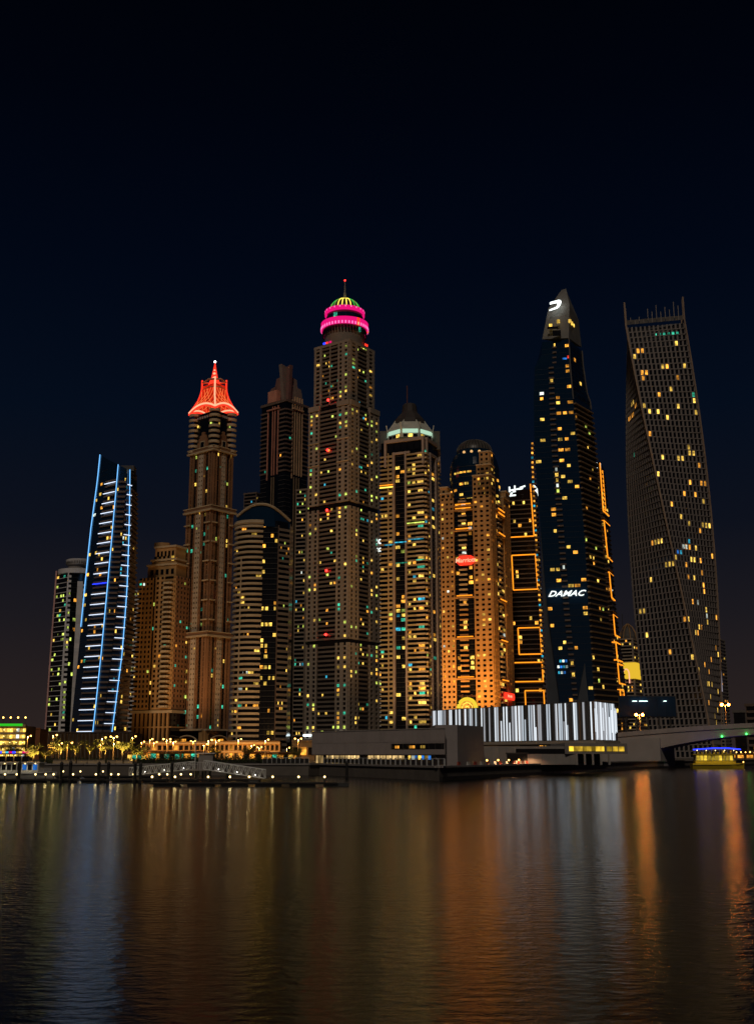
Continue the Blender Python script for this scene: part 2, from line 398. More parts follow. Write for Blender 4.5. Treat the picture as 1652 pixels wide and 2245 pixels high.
def tower_round_crown():
    t = Thing('residential_tower', 'white tower with a flat round saucer crown, leftmost in the skyline', 'tower', (0, 0, 0))
    Y = 800; zt = zpx(1250, Y)
    xs = [(xpx(a, 1640, Y)) for a in (90, 126, 141, 150, 168)]
    top = [(xpx(a, 1250, Y)) for a in (118, 150, 158, 170, 188)]
    def pts(z):
        k = (z-GZ)/(zt-GZ); return [b+(c-b)*k for b, c in zip(xs, top)]
    k0, k1 = pts(GZ), pts(zt); dep = [10, 0, 0, 2, 4]
    lo = [(x, Y+d) for x, d in zip(k0, dep)]+[(k0[-1], Y+30), (k0[0]+4, Y+34)]
    hi = [(x, Y+d) for x, d in zip(k1, dep)]+[(k1[-1], Y+30), (k1[0]+4, Y+34)]
    t.geo('core', prism(lo, GZ, zt, hi), dglass)
    def seg(i):
        def g(z):
            x = pts(z); return (x[i], Y+dep[i]), (x[i+1], Y+dep[i+1])
        return g
    R = R_(1); fh = 3.55
    facade(t, seg(0), GZ+4, zt-2, fh, [dict(k='glass', w=1, m=white_c, n=5, lh=.42, lo=.55, wf=.9, lit=.25, pal=PAL_LIME, gh=.6, dark=0)], R)
    facade(t, seg(1), GZ+4, zt-2, fh, [dict(k='pier', w=.34, m=white_c, out=.7), dict(k='win', w=.66, m=white_c, n=1, wf=.5, hf=.5, lit=.5, pal=PAL_LIME)], R)
    facade(t, seg(2), GZ+4, zt-2, fh, [dict(k='glass', w=1, m=metal_d, n=2, lh=.2, lit=.08, wf=.9, pal=[(LA, 2), (LC, 1), (LG, 2)], dark=0)], R)
    facade(t, seg(3), GZ+4, zt-8, fh, [dict(k='pier', w=.62, m=white_c, out=.7), dict(k='win', w=.38, m=white_c, n=1, wf=.72, hf=.55, lit=.08, pal=PAL_TEAL)], R)
    # pinkish edge fin on the far left
    t.geo('edge_fin', tube([(k0[0]-.6, Y+9.6, GZ), (k1[0]-.6, Y+9.6, zt+1)], .75, 4), solid('pink_fin', (.75, .42, .38), .5))
    # crown
    cxm, cy = (k1[0]+k1[4])/2+3, Y+14
    t.geo('crown_parapet', lathe([(13.5, zt-2.2), (15, zt-1.9), (15, zt+1.6), (13.2, zt+1.8), (13.2, zt-2.2)], 40), white_c, loc=(cxm, cy, 0))
    t.geo('crown_drum', lathe([(8, zt-1), (8, zt+6.5), (.1, zt+6.5)], 32), grey_c, loc=(cxm, cy, 0))
    sc = t.geo('saucer', lathe([(7, zt+4), (9.5, zt+5.4), (10.6, zt+8.2), (10.9, zt+9.2), (10.2, zt+9.6), (.1, zt+9.9)], 40), white_c, loc=(cxm+1, cy, 0))
    for i in range(26):
        a = math.pi+math.pi*(i+.5)/26
        t.box('saucer_rib', grey_d, (cxm+1+10.35*math.cos(a), cy+10.35*math.sin(a), zt+7.0), (.5, .5, 2.0), a)
    return t.done()
tower_round_crown()

def interp(tab, y):
    if y <= tab[0][0]: return tab[0][1]
    for (a, b), (c, d) in zip(tab, tab[1:]):
        if y <= c: return b+(d-b)*(y-a)/(c-a)
    return tab[-1][1]
class Column:
    """one plan corner of a tower that leans or curves: its depth is fixed, its x follows a table of picture rows"""
    def __init__(s, Y, tab): s.Y, s.tab = Y, sorted(tab)
    def __call__(s, z):
        py = pyz(z, s.Y); return (xpx(interp(s.tab, py), py, s.Y), s.Y)

def loft(cols, zs, tops=None, back=None):
    n = len(cols)
    v, f = [], []
    for k, z in enumerate(zs):
        for i, c in enumerate(cols):
            zz = z if tops is None or k < len(zs)-1 else tops[i]
            x, y = c(zz); v.append((x, y, zz))
    for k in range(len(zs)-1):
        for i in range(n):
            j = (i+1) % n; f.append((k*n+i, k*n+j, (k+1)*n+j, (k+1)*n+i))
    f.append(tuple(range((len(zs)-1)*n, len(zs)*n)))
    return v, f
def D1(x): return (100+x/1.841)/1.8245
def D1y(y): return (1780+y/1.841)/1.8245
def tab1(*a): return [(D1y(y), D1(x)) for y, x in a]

def tower_led():
    t = Thing('residential_tower', 'dark glass tower outlined with pale blue lights and white light rungs', 'tower', (0, 0, 0))
    Y = 750
    A = Column(Y+20, tab1((70, 555), (250, 537), (620, 487), (1070, 440), (1530, 395), (2000, 348), (2200, 330)))
    B = Column(Y+8, tab1((70, 620), (250, 604), (620, 556), (1070, 505), (1530, 455), (2000, 406), (2200, 386)))
    C = Column(Y, tab1((70, 698), (180, 690), (620, 651), (1070, 611), (1530, 568), (2000, 519), (2200, 496)))
    Dc = Column(Y, tab1((70, 756), (250, 748), (620, 722), (1070, 685), (1530, 641), (2000, 582), (2200, 556)))
    E = Column(Y+4, tab1((70, 780), (250, 778), (620, 773), (1070, 757), (1530, 722), (2000, 662), (2200, 636)))
    Rr = Column(Y+22, tab1((70, 826), (250, 825), (620, 823), (1070, 812), (1530, 788), (2000, 757), (2200, 742)))
    bk = [Column(Y+44, Rr.tab), Column(Y+44, A.tab)]
    cols = [A, B, C, Dc, E, Rr]+bk
    zs = [GZ+(zpx(1040, Y)-GZ)*i/14 for i in range(15)]
    tops = [zpx(997, Y+20), zpx(1008, Y+8), zpx(1020, Y), zpx(1028, Y), zpx(1031, Y+4), zpx(1042, Y+22), zpx(1042, Y+22), zpx(1003, Y+20)]
    t.geo('core', loft(cols, zs+[zs[-1]+4], tops), bglass)
    R = R_(2); z0 = GZ+10; z1 = zpx(1048, Y); fh = 3.6
    g = lambda a, b: (lambda z: (a(z), b(z)))
    facade(t, g(A, B), z0, z1+12, fh, [dict(k='glass', w=1, m=metal_d, n=3, lh=.15, lit=.09, wf=.8, pal=PAL_WARM, dark=0, gh=.6)], R)
    facade(t, g(B, C), z0, z1+2, fh, [dict(k='balc', w=1, m=brown_d, n=4, proj=1.1, ph=.30, lit=.10, pal=PAL_WARM)], R)
    facade(t, g(C, Dc), z0, z1, fh, [dict(k='balc', w=1, m=brown_d, n=4, proj=1.3, ph=.36, lit=.06, pal=PAL_WARM)], R)
    facade(t, g(Dc, E), z0, z1-2, fh, [dict(k='balc', w=1, m=brown_d, n=3, proj=1.1, ph=.30, lit=.16, pal=[(LC, 3), (LW, 1), (LY, 2)])], R)
    facade(t, g(E, Rr), z0, z1-4, fh, [dict(k='balc', w=1, m=brown_d, n=4, proj=1.2, ph=.34, lit=.05, pal=PAL_WARM)], R)
    zz = z0; k = 0
    while zz < z1-3:
        t.line('light_rung', led_deep if k == 15 else led_white, B(zz), C(zz), zz, .42, 1.7, .5, 0, .97, 1)
        t.line('light_rung', led_white, Dc(zz-2), E(zz-2), zz-2, .42, 1.7, .5, .05, .96, 1)
        zz += 2*fh; k += 1
    def strip(col, za, zb, o): return tube([(col(z)[0], col(z)[1]-o, z) for z in [za+(zb-za)*i/16 for i in range(17)]], .32, 5)
    t.geo('light_strip', strip(A, GZ+90, tops[0], .6), led_blue); t.geo('light_strip', strip(C, z0, tops[2], 2.0), led_blue); t.geo('light_strip', strip(E, z0, tops[4], 2.0), led_blue)
    t.geo('light_strip', tube([(A(zpx(1610, Y))[0], Y+6, z0-1), (C(z0)[0], Y-2, z0-1)], .3, 5), led_white)
    t.box('roof_plant', metal_d, (C(tops[2])[0]+2, Y+16, tops[2]+1), (12, 8, 4))
    return t.done()
tower_led()

def tower_tan():
    c = Corner(287, 372, 402, 800, 25)
    t = Thing('residential_tower', 'ochre stone tower with stepped roofline between the light rung tower and the red crown', 'tower', c.loc)
    z1 = c.z(1262); z2 = c.z(1222); z3 = c.z(1202)
    R = R_(3)
    t.geo('core', prism(c.quad(.3), 0, z1), brglass)
    m = orange_stone
    strips = [dict(k='balc', w=.10, m=m, n=1, proj=1.2, ph=.5, lit=.05), dict(k='win', w=.30, m=m, n=3, wf=.58, hf=.58, lit=.03, pal=PAL_MIX),
              dict(k='glass', w=.06, m=metal_d, n=1, lh=.2, lit=.1, pal=PAL_TEAL), dict(k='win', w=.24, m=m, n=2, wf=.55, hf=.58, lit=.04, pal=PAL_MIX),
              dict(k='balc', w=.24, m=m, n=2, proj=.7, ph=.42, lit=.05, pal=PAL_TEAL), dict(k='win', w=.06, m=m, n=1, wf=.4, hf=.5, lit=.04)]
    facade(t, c.L(), 34, z1, 3.6, strips, R)
    facade(t, c.R(), 34, z1, 3.6, [dict(k='win', w=1, m=terra, n=4, wf=.55, hf=.55, lit=.05, pal=PAL_TEAL)], R)  # shade on the right face is put in as a darker render
    # giant order at the foot
    for k in range(9):
        t.line('column', m, *c.L(), 0, 32, 1.1, 1.6, .01+k*.112, .05+k*.112)
    ring_boxes(t, 'cornice', cream, None, c.quad(), 31.5, 2.0, 1.3)
    ring_boxes(t, 'cornice', m, None, c.quad(), 21, 1.0, .9)
    # bowed balconies
    for i in range(int((z1-36)/3.6)):
        a, b = c.L(); px = a[0]+(b[0]-a[0])*.82; py = a[1]+(b[1]-a[1])*.82
        t.box('bow_balcony', cream, (px+math.sin(c.al)*-1.3, py-math.cos(c.al)*1.3, 36+i*3.6), (7.6, 3.0, 1.5), -c.al)
        t.box('bow_balcony', cream, (px+math.sin(c.al)*-2.3, py-math.cos(c.al)*2.3, 36+i*3.6), (5.0, 3.0, 1.48), -c.al)
    # stepped crown
    for ins, za, zb in ((.18, z1, z1+10), (.28, z1+10, z2), (.36, z2, z3+3)):
        q = [c.pt(c.wl*(1-ins), 2), c.pt(1+ins*6, 2), c.pt(1+ins*6, c.wr-2), c.pt(c.wl*(1-ins), c.wr-2)]
        q = [q[1], q[2], q[3], q[0]]
        t.geo('upper_storey', prism(q, za, zb), m); ring_boxes(t, 'cornice', cream, None, q, zb-1.2, 1.4, .8)
        for k in range(5): t.line('window', pane_m if R.random() < .93 else LY, q[3], q[0], za+2, 4.0, .12, .3, .1+k*.18, .2+k*.18, 1)
    a, b = c.L(1)
    q = [((a[0]+b[0])/2+6*math.cos(i*math.pi/8), (a[1]+b[1])/2+8+3*math.sin(i*math.pi/8)) for i in range(16)]
    t.geo('gable', prism(q, z3+3, z3+7), m)
    return t.done()
tower_tan()

def tower_red_crown():
    c = Corner(388, 446, 497, 800, 40)
    t = Thing('crowned_tower', 'brown tower with balconies under a glowing red tent crown and spire', 'tower', c.loc)
    R = R_(4); zA = c.z(1395); zB = c.z(1118); zC = c.z(986)+8; zD = c.z(893)
    t.geo('core', prism(c.quad(.4), 0, zB), brglass)
    t.geo('core', prism(c.quad(1.6), zB, zC-8), brglass)
    t.geo('core', prism(c.quad(2.6), zC-8, zD-1), dglass)
    pale = solid('pale_strip', (.58, .46, .33))
    def strips(flip):
        s = [dict(k='pier', w=.055, m=terra, out=.9), dict(k='win', w=.07, m=terra, n=1, wf=.60, hf=.80, out=.75, lit=.03, pal=PAL_TEAL), dict(k='pier', w=.05, m=terra, out=.9),
             dict(k='glass', w=.125, m=metal_d, n=1, lh=.2, lit=.14, pal=PAL_TEAL, wf=.6, dark=0),
             dict(k='win', w=.08, m=terra, n=1, wf=.35, hf=.45, out=.6, lit=.06, pal=PAL_TEAL), dict(k='win', w=.20, m=pale, n=2, wf=.52, hf=.42, out=.85, lit=.05, pal=PAL_TEAL),
             dict(k='win', w=.08, m=terra, n=1, wf=.35, hf=.45, out=.6, lit=.06, pal=PAL_TEAL), dict(k='glass', w=.125, m=metal_d, n=1, lh=.2, lit=.14, pal=PAL_TEAL, wf=.6, dark=0),
             dict(k='pier', w=.05, m=terra, out=.9), dict(k='win', w=.07, m=terra, n=1, wf=.60, hf=.80, out=.75, lit=.03, pal=PAL_TEAL), dict(k='pier', w=.065, m=terra, out=.92)]
        return s
    for za, zb, ins in ((20, zA, 0), (zA+4, zB, .5), (zB+4, zC-8, 1.4)):
        facade(t, c.L(ins), za, zb, 3.7, strips(0), R); facade(t, c.R(ins), za, zb, 3.7, strips(1), R)
        ring_boxes(t, 'cornice', cream, None, c.quad(ins), zb, 1.3, 2.3); ring_boxes(t, 'frieze', terra, None, c.quad(ins), zb+1.3, 2.0, 1.8)
        ring_boxes(t, 'cornice', cream, None, c.quad(ins), zb+3.3, .7, 2.2)
    # capital bands on the corner piers of the middle storey
    z = zA+12
    while z < zB-6:
        for p, q in (c.L(.5), c.R(.5)):
            for a, b in ((-.02, .21), (.79, 1.02)): t.line('capital_band', cream, p, q, z, .9, 2.3, 1.0, a, b)
        z += 14.6
    # foot: arches
    for p, q in (c.L(-2), c.R(-2)):
        t.line('base_wall', orange_stone, p, q, 0, 8, 1.2, 1.6); t.line('cornice', cream, p, q, 19, 1.2, 2.8, 3)
        for a, b in ((0, .12), (.88, 1)): t.line('base_pier', orange_stone, p, q, 8, 11, 1.4, 2.2, a, b)
        L = math.dist(p, q); ux, uy = (q[0]-p[0])/L, (q[1]-p[1])/L
        arch = [(p[0]+ux*L*(.5-.38*math.cos(k*math.pi/12))+uy*1.6, p[1]+uy*L*(.5-.38*math.cos(k*math.pi/12))-ux*1.6, 9+6.5*math.sin(k*math.pi/12)) for k in range(13)]
        t.geo('arch', tube(arch, .55, 5), cream)
        for k in range(5): t.line('arch_pane', LA if R.random() < .3 else pane_m, p, q, 8.3, 5, .4, .4, .16+k*.14, .28+k*.14)
    # dark belvedere: corner balconies, gables
    n = int((zD-zC+8)/4.2)
    for i in range(n):
        z = zC-6+i*4.2
        for (px, py), rz in ((c.pt(3, 3), 0), (c.pt(c.wl-2.5, 3), 0), (c.pt(3, c.wr-2.5), 0)):
            t.put('corner_balcony', ARC4, (px, py, z), 0)
    for p, q in (c.L(1.9), c.R(1.9)):
        for a, b, h in ((.26, .74, 11), (.31, .69, 14), (.36, .64, 16.5), (.44, .56, 19)):
            t.line('gable_wall', terra, p, q, zC-10, h, .5+.05*(19-h)/3, 1.2, a, b)
        t.line('gable_window', dglass, p, q, zC-9, 10, 1.0, .4, .43, .57, 1); t.line('gable_frame', cream, p, q, zC+1, .7, 1.05, .5, .40, .60)
        for a in (.40, .585): t.line('gable_frame', cream, p, q, zC-9, 10, 1.05, .5, a, a+.015)
        for k in range(6): t.line('belvedere_letter', solid('dim_letter', (.5, .46, .42)), p, q, zD-5.5, 1.7, .5, .5, .2+k*.11, .26+k*.11)
        t.line('window', LY, p, q, zD-12, 1.8, .3, .3, .22, .27, 2); t.line('window', LG, p, q, zD-12, 1.8, .3, .3, .8, .86, 2)
    # the red tent crown
    m = c.mid(); q0 = [Vector(p) for p in c.quad(-.6)]; cm = Vector(m)
    ze = c.z(890); zt_ = c.z(842, 12); N, K = 12, 10
    v, f = [], []
    def prof(k): return 1-(1-.50)*(1-(1-k)**2.0)
    def pos(i, s, k):
        a, b = q0[i]-cm, q0[(i+1) % 4]-cm
        p = (a+(b-a)*s)*prof(k); bow = 4.5*(1-(2*s-1)**2)*(1-k)**2
        return (cm.x+p.x, cm.y+p.y, ze+(zt_-ze)*k+bow)
    for i in range(4):
        o = len(v)
        for k in range(K+1):
            for j in range(N+1): v.append(pos(i, j/N, k/K))
        for k in range(K):
            for j in range(N): f.append((o+k*(N+1)+j, o+k*(N+1)+j+1, o+(k+1)*(N+1)+j+1, o+(k+1)*(N+1)+j))
    t.put('crown_skin', mesh('crown_skin', v, f, CROWN, True))
    for i in range(4):
        t.geo('crown_rib', tube([pos(i, 0, k/K) for k in range(K+1)]+[(pos(i, 0, 1)[0], pos(i, 0, 1)[1], zt_+5)], .7, 5), led_rib if i == 0 else led_red)
        t.geo('crown_eave', tube([pos(i, j/N, 0) for j in range(N+1)], .75, 5), led_rib); t.geo('crown_eave', tube([(pos(i, j/N, 0)[0], pos(i, j/N, 0)[1]+.2, pos(i, j/N, 0)[2]-1.3) for j in range(N+1)], .8, 5), led_red)
        # lattice bars
        for d in range(5):
            for sg in (0, 1):
                pts = []
                for k in range(9):
                    s = .05+d*.2+(.45*k/8 if sg == 0 else -.45*k/8)
                    if 0 <= s <= 1: pts.append(pos(i, s, .05+.8*k/8))
                if len(pts) > 2: t.geo('lattice_bar', tube([(x*1.0+.15*(x-cm.x)/20, y+.15*(y-cm.y)/20, z) for x, y, z in pts], .24, 4), led_lat)
        p, q = pos(i, 0, 1), pos(i, 1, 1)
        t.geo('balustrade', tube([(p[0], p[1], zt_+3), ((p[0]+q[0])/2, (p[1]+q[1])/2, zt_+4.5), (q[0], q[1], zt_+3)], .8, 4), cream)
        t.geo('balustrade', tube([(p[0], p[1], zt_-3), ((p[0]+q[0])/2, (p[1]+q[1])/2, zt_-2), (q[0], q[1], zt_-3)], .55, 4), cream)
    zs_ = c.z(797, 20)
    sp_ = t.geo('spire', lathe([(5.5, zt_), (2.6, zt_+7), (1.2, zt_+14), (.25, zs_), (.01, zs_+.1)], 10), led_red, loc=(m[0], m[1], 0))
    t.geo('spire_lamp', ball(.9, c=(0, 0, zs_+.6)), white_bulb, parent=sp_)
    for k, zz in enumerate((zt_+6, zt_+10, zt_+13)): t.geo('spire_collar', ball(1.6-.35*k, c=(0, -1.6+.4*k, zz)), led_rib, parent=sp_)
    return t.done()
ARC4 = mesh('corner_balcony', *arc_slab(4.5, 3.0, math.radians(195), math.radians(345), 1.9, 10), cream)
led_lat = lamp_mat('led_lattice', (1, .20, .05), 1.1, False)
def crown_mat():
    m = bpy.data.materials.new('red_lit_skin'); n, o = nodes(m); e = n.nodes.new('ShaderNodeEmission')
    g = n.nodes.new('ShaderNodeNewGeometry'); t = n.nodes.new('ShaderNodeTexNoise'); t.inputs['Scale'].default_value = .25
    n.links.new(g.outputs['Position'], t.inputs['Vector'])
    r = n.nodes.new('ShaderNodeMapRange'); r.inputs[1].default_value = .3; r.inputs[2].default_value = .7; r.inputs[3].default_value = .25; r.inputs[4].default_value = .85
    n.links.new(t.outputs[0], r.inputs[0]); n.links.new(r.outputs[0], e.inputs[1]); e.inputs[0].default_value = (1, .03, .008, 1)
    n.links.new(e.outputs[0], o.inputs[0]); return m
CROWN = crown_mat()
tower_red_crown()

def tower_bow():
    Y = 700; k = mpp(Y)
    x0 = xpx(498, 1655, Y); xe = xpx(626, 1655, Y); t = Thing('apartment_tower', 'curved tower with cream band balconies and a dark glass centre slot', 'tower', (x0, Y, GZ))
    z1 = zpx(1150, Y)-GZ; zt = zpx(1122, Y)-GZ; Wd = xe-x0; R = R_(5); fh = 3.45
    r = 13.0; cxl, cyl = r, r+1
    sx_, ex_ = r*1.42, r*1.42+10.5
    a0, a1 = math.radians(180), math.radians(296)
    quadp = [(0.6, cyl), (2.2, cyl-7), (r*.7, 1.6), (sx_, 2.6), (ex_, 2.6), (Wd-.6, 9), (Wd, 32), (1, 32)]
    t.geo('core', prism(quadp, 0, z1+3), dglass)
    band = mesh('band_balcony', *arc_slab(r+1.2, r-1.0, a0, a1, 1.45, 14), cream)
    n = int(z1/fh)
    for i in range(n):
        t.put('band_balcony', band, (cxl, cyl, 6+i*fh)); z = 6+i*fh
        for j in range(7):
            if R.random() < .05*(2 if i < n*.4 else 1):
                a = a0+(a1-a0)*(j+.5)/7
                t.box('window', pick(PAL_WARM, R), (cxl+(r-.6)*math.cos(a), cyl+(r-.6)*math.sin(a), z+2.3), (3.2, .3, 1.5), a+math.pi/2, 2)
    t.geo('band_pier', lathe([(r+1.5, 0), (r+1.5, z1*.86)], 1, math.radians(236), math.radians(240)), cream, loc=(cxl, cyl, 0))
    facade(t, ((sx_, 2.6), (ex_, 2.6)), 4, z1+2, fh, [dict(k='glass', w=1, m=metal_d, n=4, lh=.2, lit=.14, wf=.8, pal=PAL_WARM, dark=1)], R)
    facade(t, ((ex_, 2.4), (Wd-.6, 8.8)), 4, z1, fh, [dict(k='pier', w=.03, m=brown_d), dict(k='balc', w=.97, m=stoneD, n=6, proj=.8, ph=.47, lit=.045, pal=PAL_MIX)], R)
    # curved roof parapet, falling to the right
    pts = [(cxl+(r+1)*math.cos(a), cyl+(r+1)*math.sin(a), z1+1.5) for a in [a0+(a1-a0)*i/10 for i in range(11)]]
    t.geo('parapet', tube(pts, 1.1, 6), cream)
    roof = []
    for i in range(15):
        u = i/14; x = 1+(Wd-1.4)*u; y = 1.2 if .3 < u < .7 else (1.2+(.3-u)*22 if u <= .3 else 1.2+(u-.7)*24)
        roof.append((x, y, z1+3+11*math.sin(math.pi*(u*.80+.12))-(u > .6)*(u-.6)*4))
    t.geo('roof_rim', tube(roof, .9, 6), cream)
    v = [(x, y+.5, z1-1) for x, y, z in roof]+[(x, y+.5, z-.6) for x, y, z in roof]
    t.geo('roof_wall', (v, [(i, i+1, 15+i+1, 15+i) for i in range(14)]), bglass)
    # small green sign at the foot
    for i in range(6): t.box('sign_letter', LT, (3+i*1.9, 2.0-i*.1, 8.6), (1.3, .4, 1.5 if i % 2 else 1.1), 0, 1)
    return t.done()
tower_bow()

def tower_finned():
    c = Corner(556, 613, 664, 1040, 40)
    t = Thing('finned_tower', 'very tall dark tower with pale vertical fins and a stepped petal crown', 'tower', c.loc)
    z1 = c.z(1032); z2 = c.z(880); R = R_(6)
    t.geo('core', prism(c.quad(0), 0, z2), dglass)
    for (p, q), fm, fl in ((c.L(), pink_c, 0), (c.R(), flood_lit_fin, 1)):
        for a0, a1 in (((.0, .26), (.74, 1.0)) if 1 else ()):
            facade(t, ((p[0]+(q[0]-p[0])*a0, p[1]+(q[1]-p[1])*a0), (p[0]+(q[0]-p[0])*a1, p[1]+(q[1]-p[1])*a1)), z1, z2-4, 4.4,
                   [dict(k='balc', w=1, m=brown_d, n=2, proj=1.3, ph=.36, lit=.005)], R)
            facade(t, ((p[0]+(q[0]-p[0])*a0, p[1]+(q[1]-p[1])*a0), (p[0]+(q[0]-p[0])*a1, p[1]+(q[1]-p[1])*a1)), 0, z1, 4.4,
                   [dict(k='glass', w=1, m=grey_d, n=2, lh=.25, lit=.004)], R)
        fins = (.27, .46, .55, .68) if not fl else (.27, .38, .49, .60, .71)
        longf = (.46, .55) if not fl else (.38, .49, .60)
        for a in fins:
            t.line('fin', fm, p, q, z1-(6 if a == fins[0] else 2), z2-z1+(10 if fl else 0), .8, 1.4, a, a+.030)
            if a in longf: t.line('fin', solid('unlit_fin', (.26, .19, .11)), p, q, 6, z1-10, .7, 1.3, a, a+.026)  # lower fins painted darker, below the light put into the upper ones
        t.line('fin_cap', fm, p, q, z2-6, 1.5, 1.9, 2.2, .26, .75)
    ring_boxes(t, 'parapet', brown_d, None, c.quad(), z2, 2.5, 1.0)
    t.line('plant_box', pink_c, *c.L(), z2+3, 12, .6, 10, .26, .62)
    # petals: stepped slabs that rise towards the corner
    zt = c.z(796, 8)
    for (p, q), m in ((c.L(2.5), solid('petal_brown', (.22, .11, .09))), (c.R(2.5), solid('petal_grey', (.27, .20, .16)))):
        left = (p, q) == c.L(2.5)
        for k, (a, b, f0) in enumerate(((.02, .34, .50), (.24, .66, .74), (.55, 1.0, .97))):
            if not left: a, b = 1-b, 1-a
            A = Vector((p[0]+(q[0]-p[0])*a, p[1]+(q[1]-p[1])*a)); B = Vector((p[0]+(q[0]-p[0])*b, p[1]+(q[1]-p[1])*b))
            u = (B-A).normalized(); nrm = Vector((u.y, -u.x)); inn = -nrm*(2+k*2.2); h = (zt-z2)*f0; cmv = Vector(c.mid())
            lean = (cmv-(A+B)/2)*(.10+.16*f0); sh = u*((B-A).length*.28*(1 if left else -1))
            base = [A-inn*0+nrm*(-k*1.2), B+nrm*(-k*1.2), B+inn, A+inn]
            v = [(x.x, x.y, z2) for x in base]+[((x+lean+(sh if i in (0, 3) else sh*.2)).x, (x+lean+(sh if i in (0, 3) else sh*.2)).y, z2+h*(1 if (i in (1, 2)) == left else .93)) for i, x in enumerate(base)]
            t.geo('petal', (v, [(3, 2, 1, 0), (4, 5, 6, 7), (0, 1, 5, 4), (1, 2, 6, 5), (2, 3, 7, 6), (3, 0, 4, 7)]), m)
    return t.done()
tower_finned()

def tower_domed():
    c = Corner(668, 762, 829, 905)
    t = Thing('domed_tower', 'tallest tower, beige stone with pink lit rings, green ribbed dome and antenna', 'tower', c.loc)
    R = R_(7); zs = c.z(884); zt = c.z(742)
    t.geo('core', prism(c.quad(.4), 0, zs), brglass); t.geo('core', prism(c.quad(3.4), zs, zt), brglass)
    bayst = solid('shaded_bay_stone', (.19, .15, .115))  # darker copy of the stone: shade of the recessed bays put into colour
    W = lambda w, n: dict(k='win', w=w, m=stone, n=n, wf=.46, hf=.62, out=1.1, lit=.17, pal=[(LY, 4), (LG, 4), (LT, 1.6), (LA, 1)])
    Bk = lambda w: dict(k='balc', w=w, m=bayst, n=5, proj=.7, ph=.42, lit=.075, pal=PAL_MIX, wf=.6)
    fh = 3.75
    for za, zb in ((14, c.z(1408)), (c.z(1400), c.z(1108)), (c.z(1098), zs)):
        facade(t, c.L(), za, zb, fh, [W(.27, 2), Bk(.44), W(.29, 2)], R)
        facade(t, c.R(), za, zb, fh, [W(.30, 2), Bk(.36), W(.34, 2)], R)
    facade(t, c.L(3), zs+3, zt, fh, [W(.22, 1), Bk(.22), dict(k='pier', w=.03, m=stone), Bk(.22), W(.31, 2)], R)
    facade(t, c.R(3), zs+3, zt, fh, [W(.30, 1), Bk(.40), W(.30, 1)], R)
    for a, b in ((0, .27), (.71, 1)): t.line('cornice', stone, *c.L(), zs-1, 4.5, 1.9, 3, a, b)
    for a, b in ((0, .30), (.66, 1)): t.line('cornice', stone, *c.R(), zs-1, 4.5, 1.9, 3, a, b)
    for py in (1010, 960):
        for a, b in ((0, .27), (.71, 1)): t.line('string_course', cream, *c.L(), c.z(py), .8, 1.7, 2, a, b)
    ring_boxes(t, 'cornice', stone, None, c.quad(3), zt-1, 2.4, .8)
    # red obstruction lamps down the left balcony bay
    for py in (868, 979, 1112, 1246, 1388):
        p, q = c.L(); z = c.z(py); x = p[0]+(q[0]-p[0])*.5+(q[1]-p[1])/c.wl*2; y = p[1]+(q[1]-p[1])*.5-(q[0]-p[0])/c.wl*2.0
        t.geo('obstruction_lamp', ball(1.1, c=(x, y, z)), beacon)
    for a, b in ((.02, .2), (.74, .95)):
        t.line('base_light', lamp_mat('base_white', (.8, .95, 1), 3), *c.L(-1), 17, 1.6, 1.5, .6, a, b, 1)
        t.line('base_canopy', grey_c, *c.L(-1), 12, 3, 2.2, 3.5, a-.03, b+.03)
    m = c.mid(); mb = m[1]
    zz = lambda py: zpx(py, c.Y+mb)-GZ
    rr = mpp(c.Y+mb)*1.09
    R1 = 50*rr; R2 = 42*rr
    zA, zB, zC_, zD_, zE = zz(726)-2, zz(712), zz(700), zz(695), zz(686)
    t.geo('drum', lathe([(R1*.86, zt-6), (R1*.88, zA), (R1*.97, zA+3), (R1*.97, zB), (R2*.93, zB+.5), (R2*.93, zD_), (R2*.86, zE+1), (.1, zE+1)], 48), stoneD, loc=(m[0], mb, 0), smooth=False)
    for i in range(44):
        a = 2*math.pi*(i+.5)/44; ca, sa = math.cos(a), math.sin(a)
        red = R.random() < .12
        t.box('arcade_panel', led_red if red else led_pink, (m[0]+R1*ca, mb+R1*sa, (zA+zB)/2+.6), (1.3, 2.9, zB-zA-1.5), a)
        t.box('arcade_lamp', led_rib if red else led_pinkhot, (m[0]+R1*1.02*ca, mb+R1*1.02*sa, zA+2.6), (1.2, 1.3, 2.4), a)
        t.box('gallery_panel', led_pink, (m[0]+R2*ca, mb+R2*sa, (zD_+zE)/2+.4), (1.2, 4.1, zE-zD_), a)
        if i % 2: t.box('gallery_lamp', led_pinkhot, (m[0]+R2*1.02*ca, mb+R2*1.02*sa, zE-.5), (1.0, .9, 1.4), a)
        t.box('drum_window', pane_m if R.random() < .95 else LT, (m[0]+R1*.95*ca, mb+R1*.95*sa, zA-2), (1.2, 1.5, 4.2), a)
        t.box('gallery_window', LT if R.random() < .07 else bglass, (m[0]+R2*.94*ca, mb+R2*.94*sa, (zB+zD_)/2+.5), (.6, 3.6, 3.6), a)
    zF = zz(657); hd = zF-zE
    dome = t.geo('dome', lathe([(R2*.80*math.cos(x), zE+hd*math.sin(x)) for x in [i*math.pi/2/8*.97 for i in range(9)]], 36), metal_d, loc=(m[0], mb, 0), smooth=True)
    for i in range(22):
        a = 2*math.pi*i/22
        pts = [(m[0]+R2*.82*math.cos(x)*math.cos(a), mb+R2*.82*math.cos(x)*math.sin(a), zE+hd*1.02*math.sin(x)) for x in [j*math.pi/2/6*.9 for j in range(7)]]
        t.geo('dome_rib', tube([(x-m[0], y-mb, z) for x, y, z in pts], .42, 4), led_yellow if abs(math.sin(a)+1) < .12 else led_green if i % 2 else led_lime, parent=dome)
    zS = zz(616)
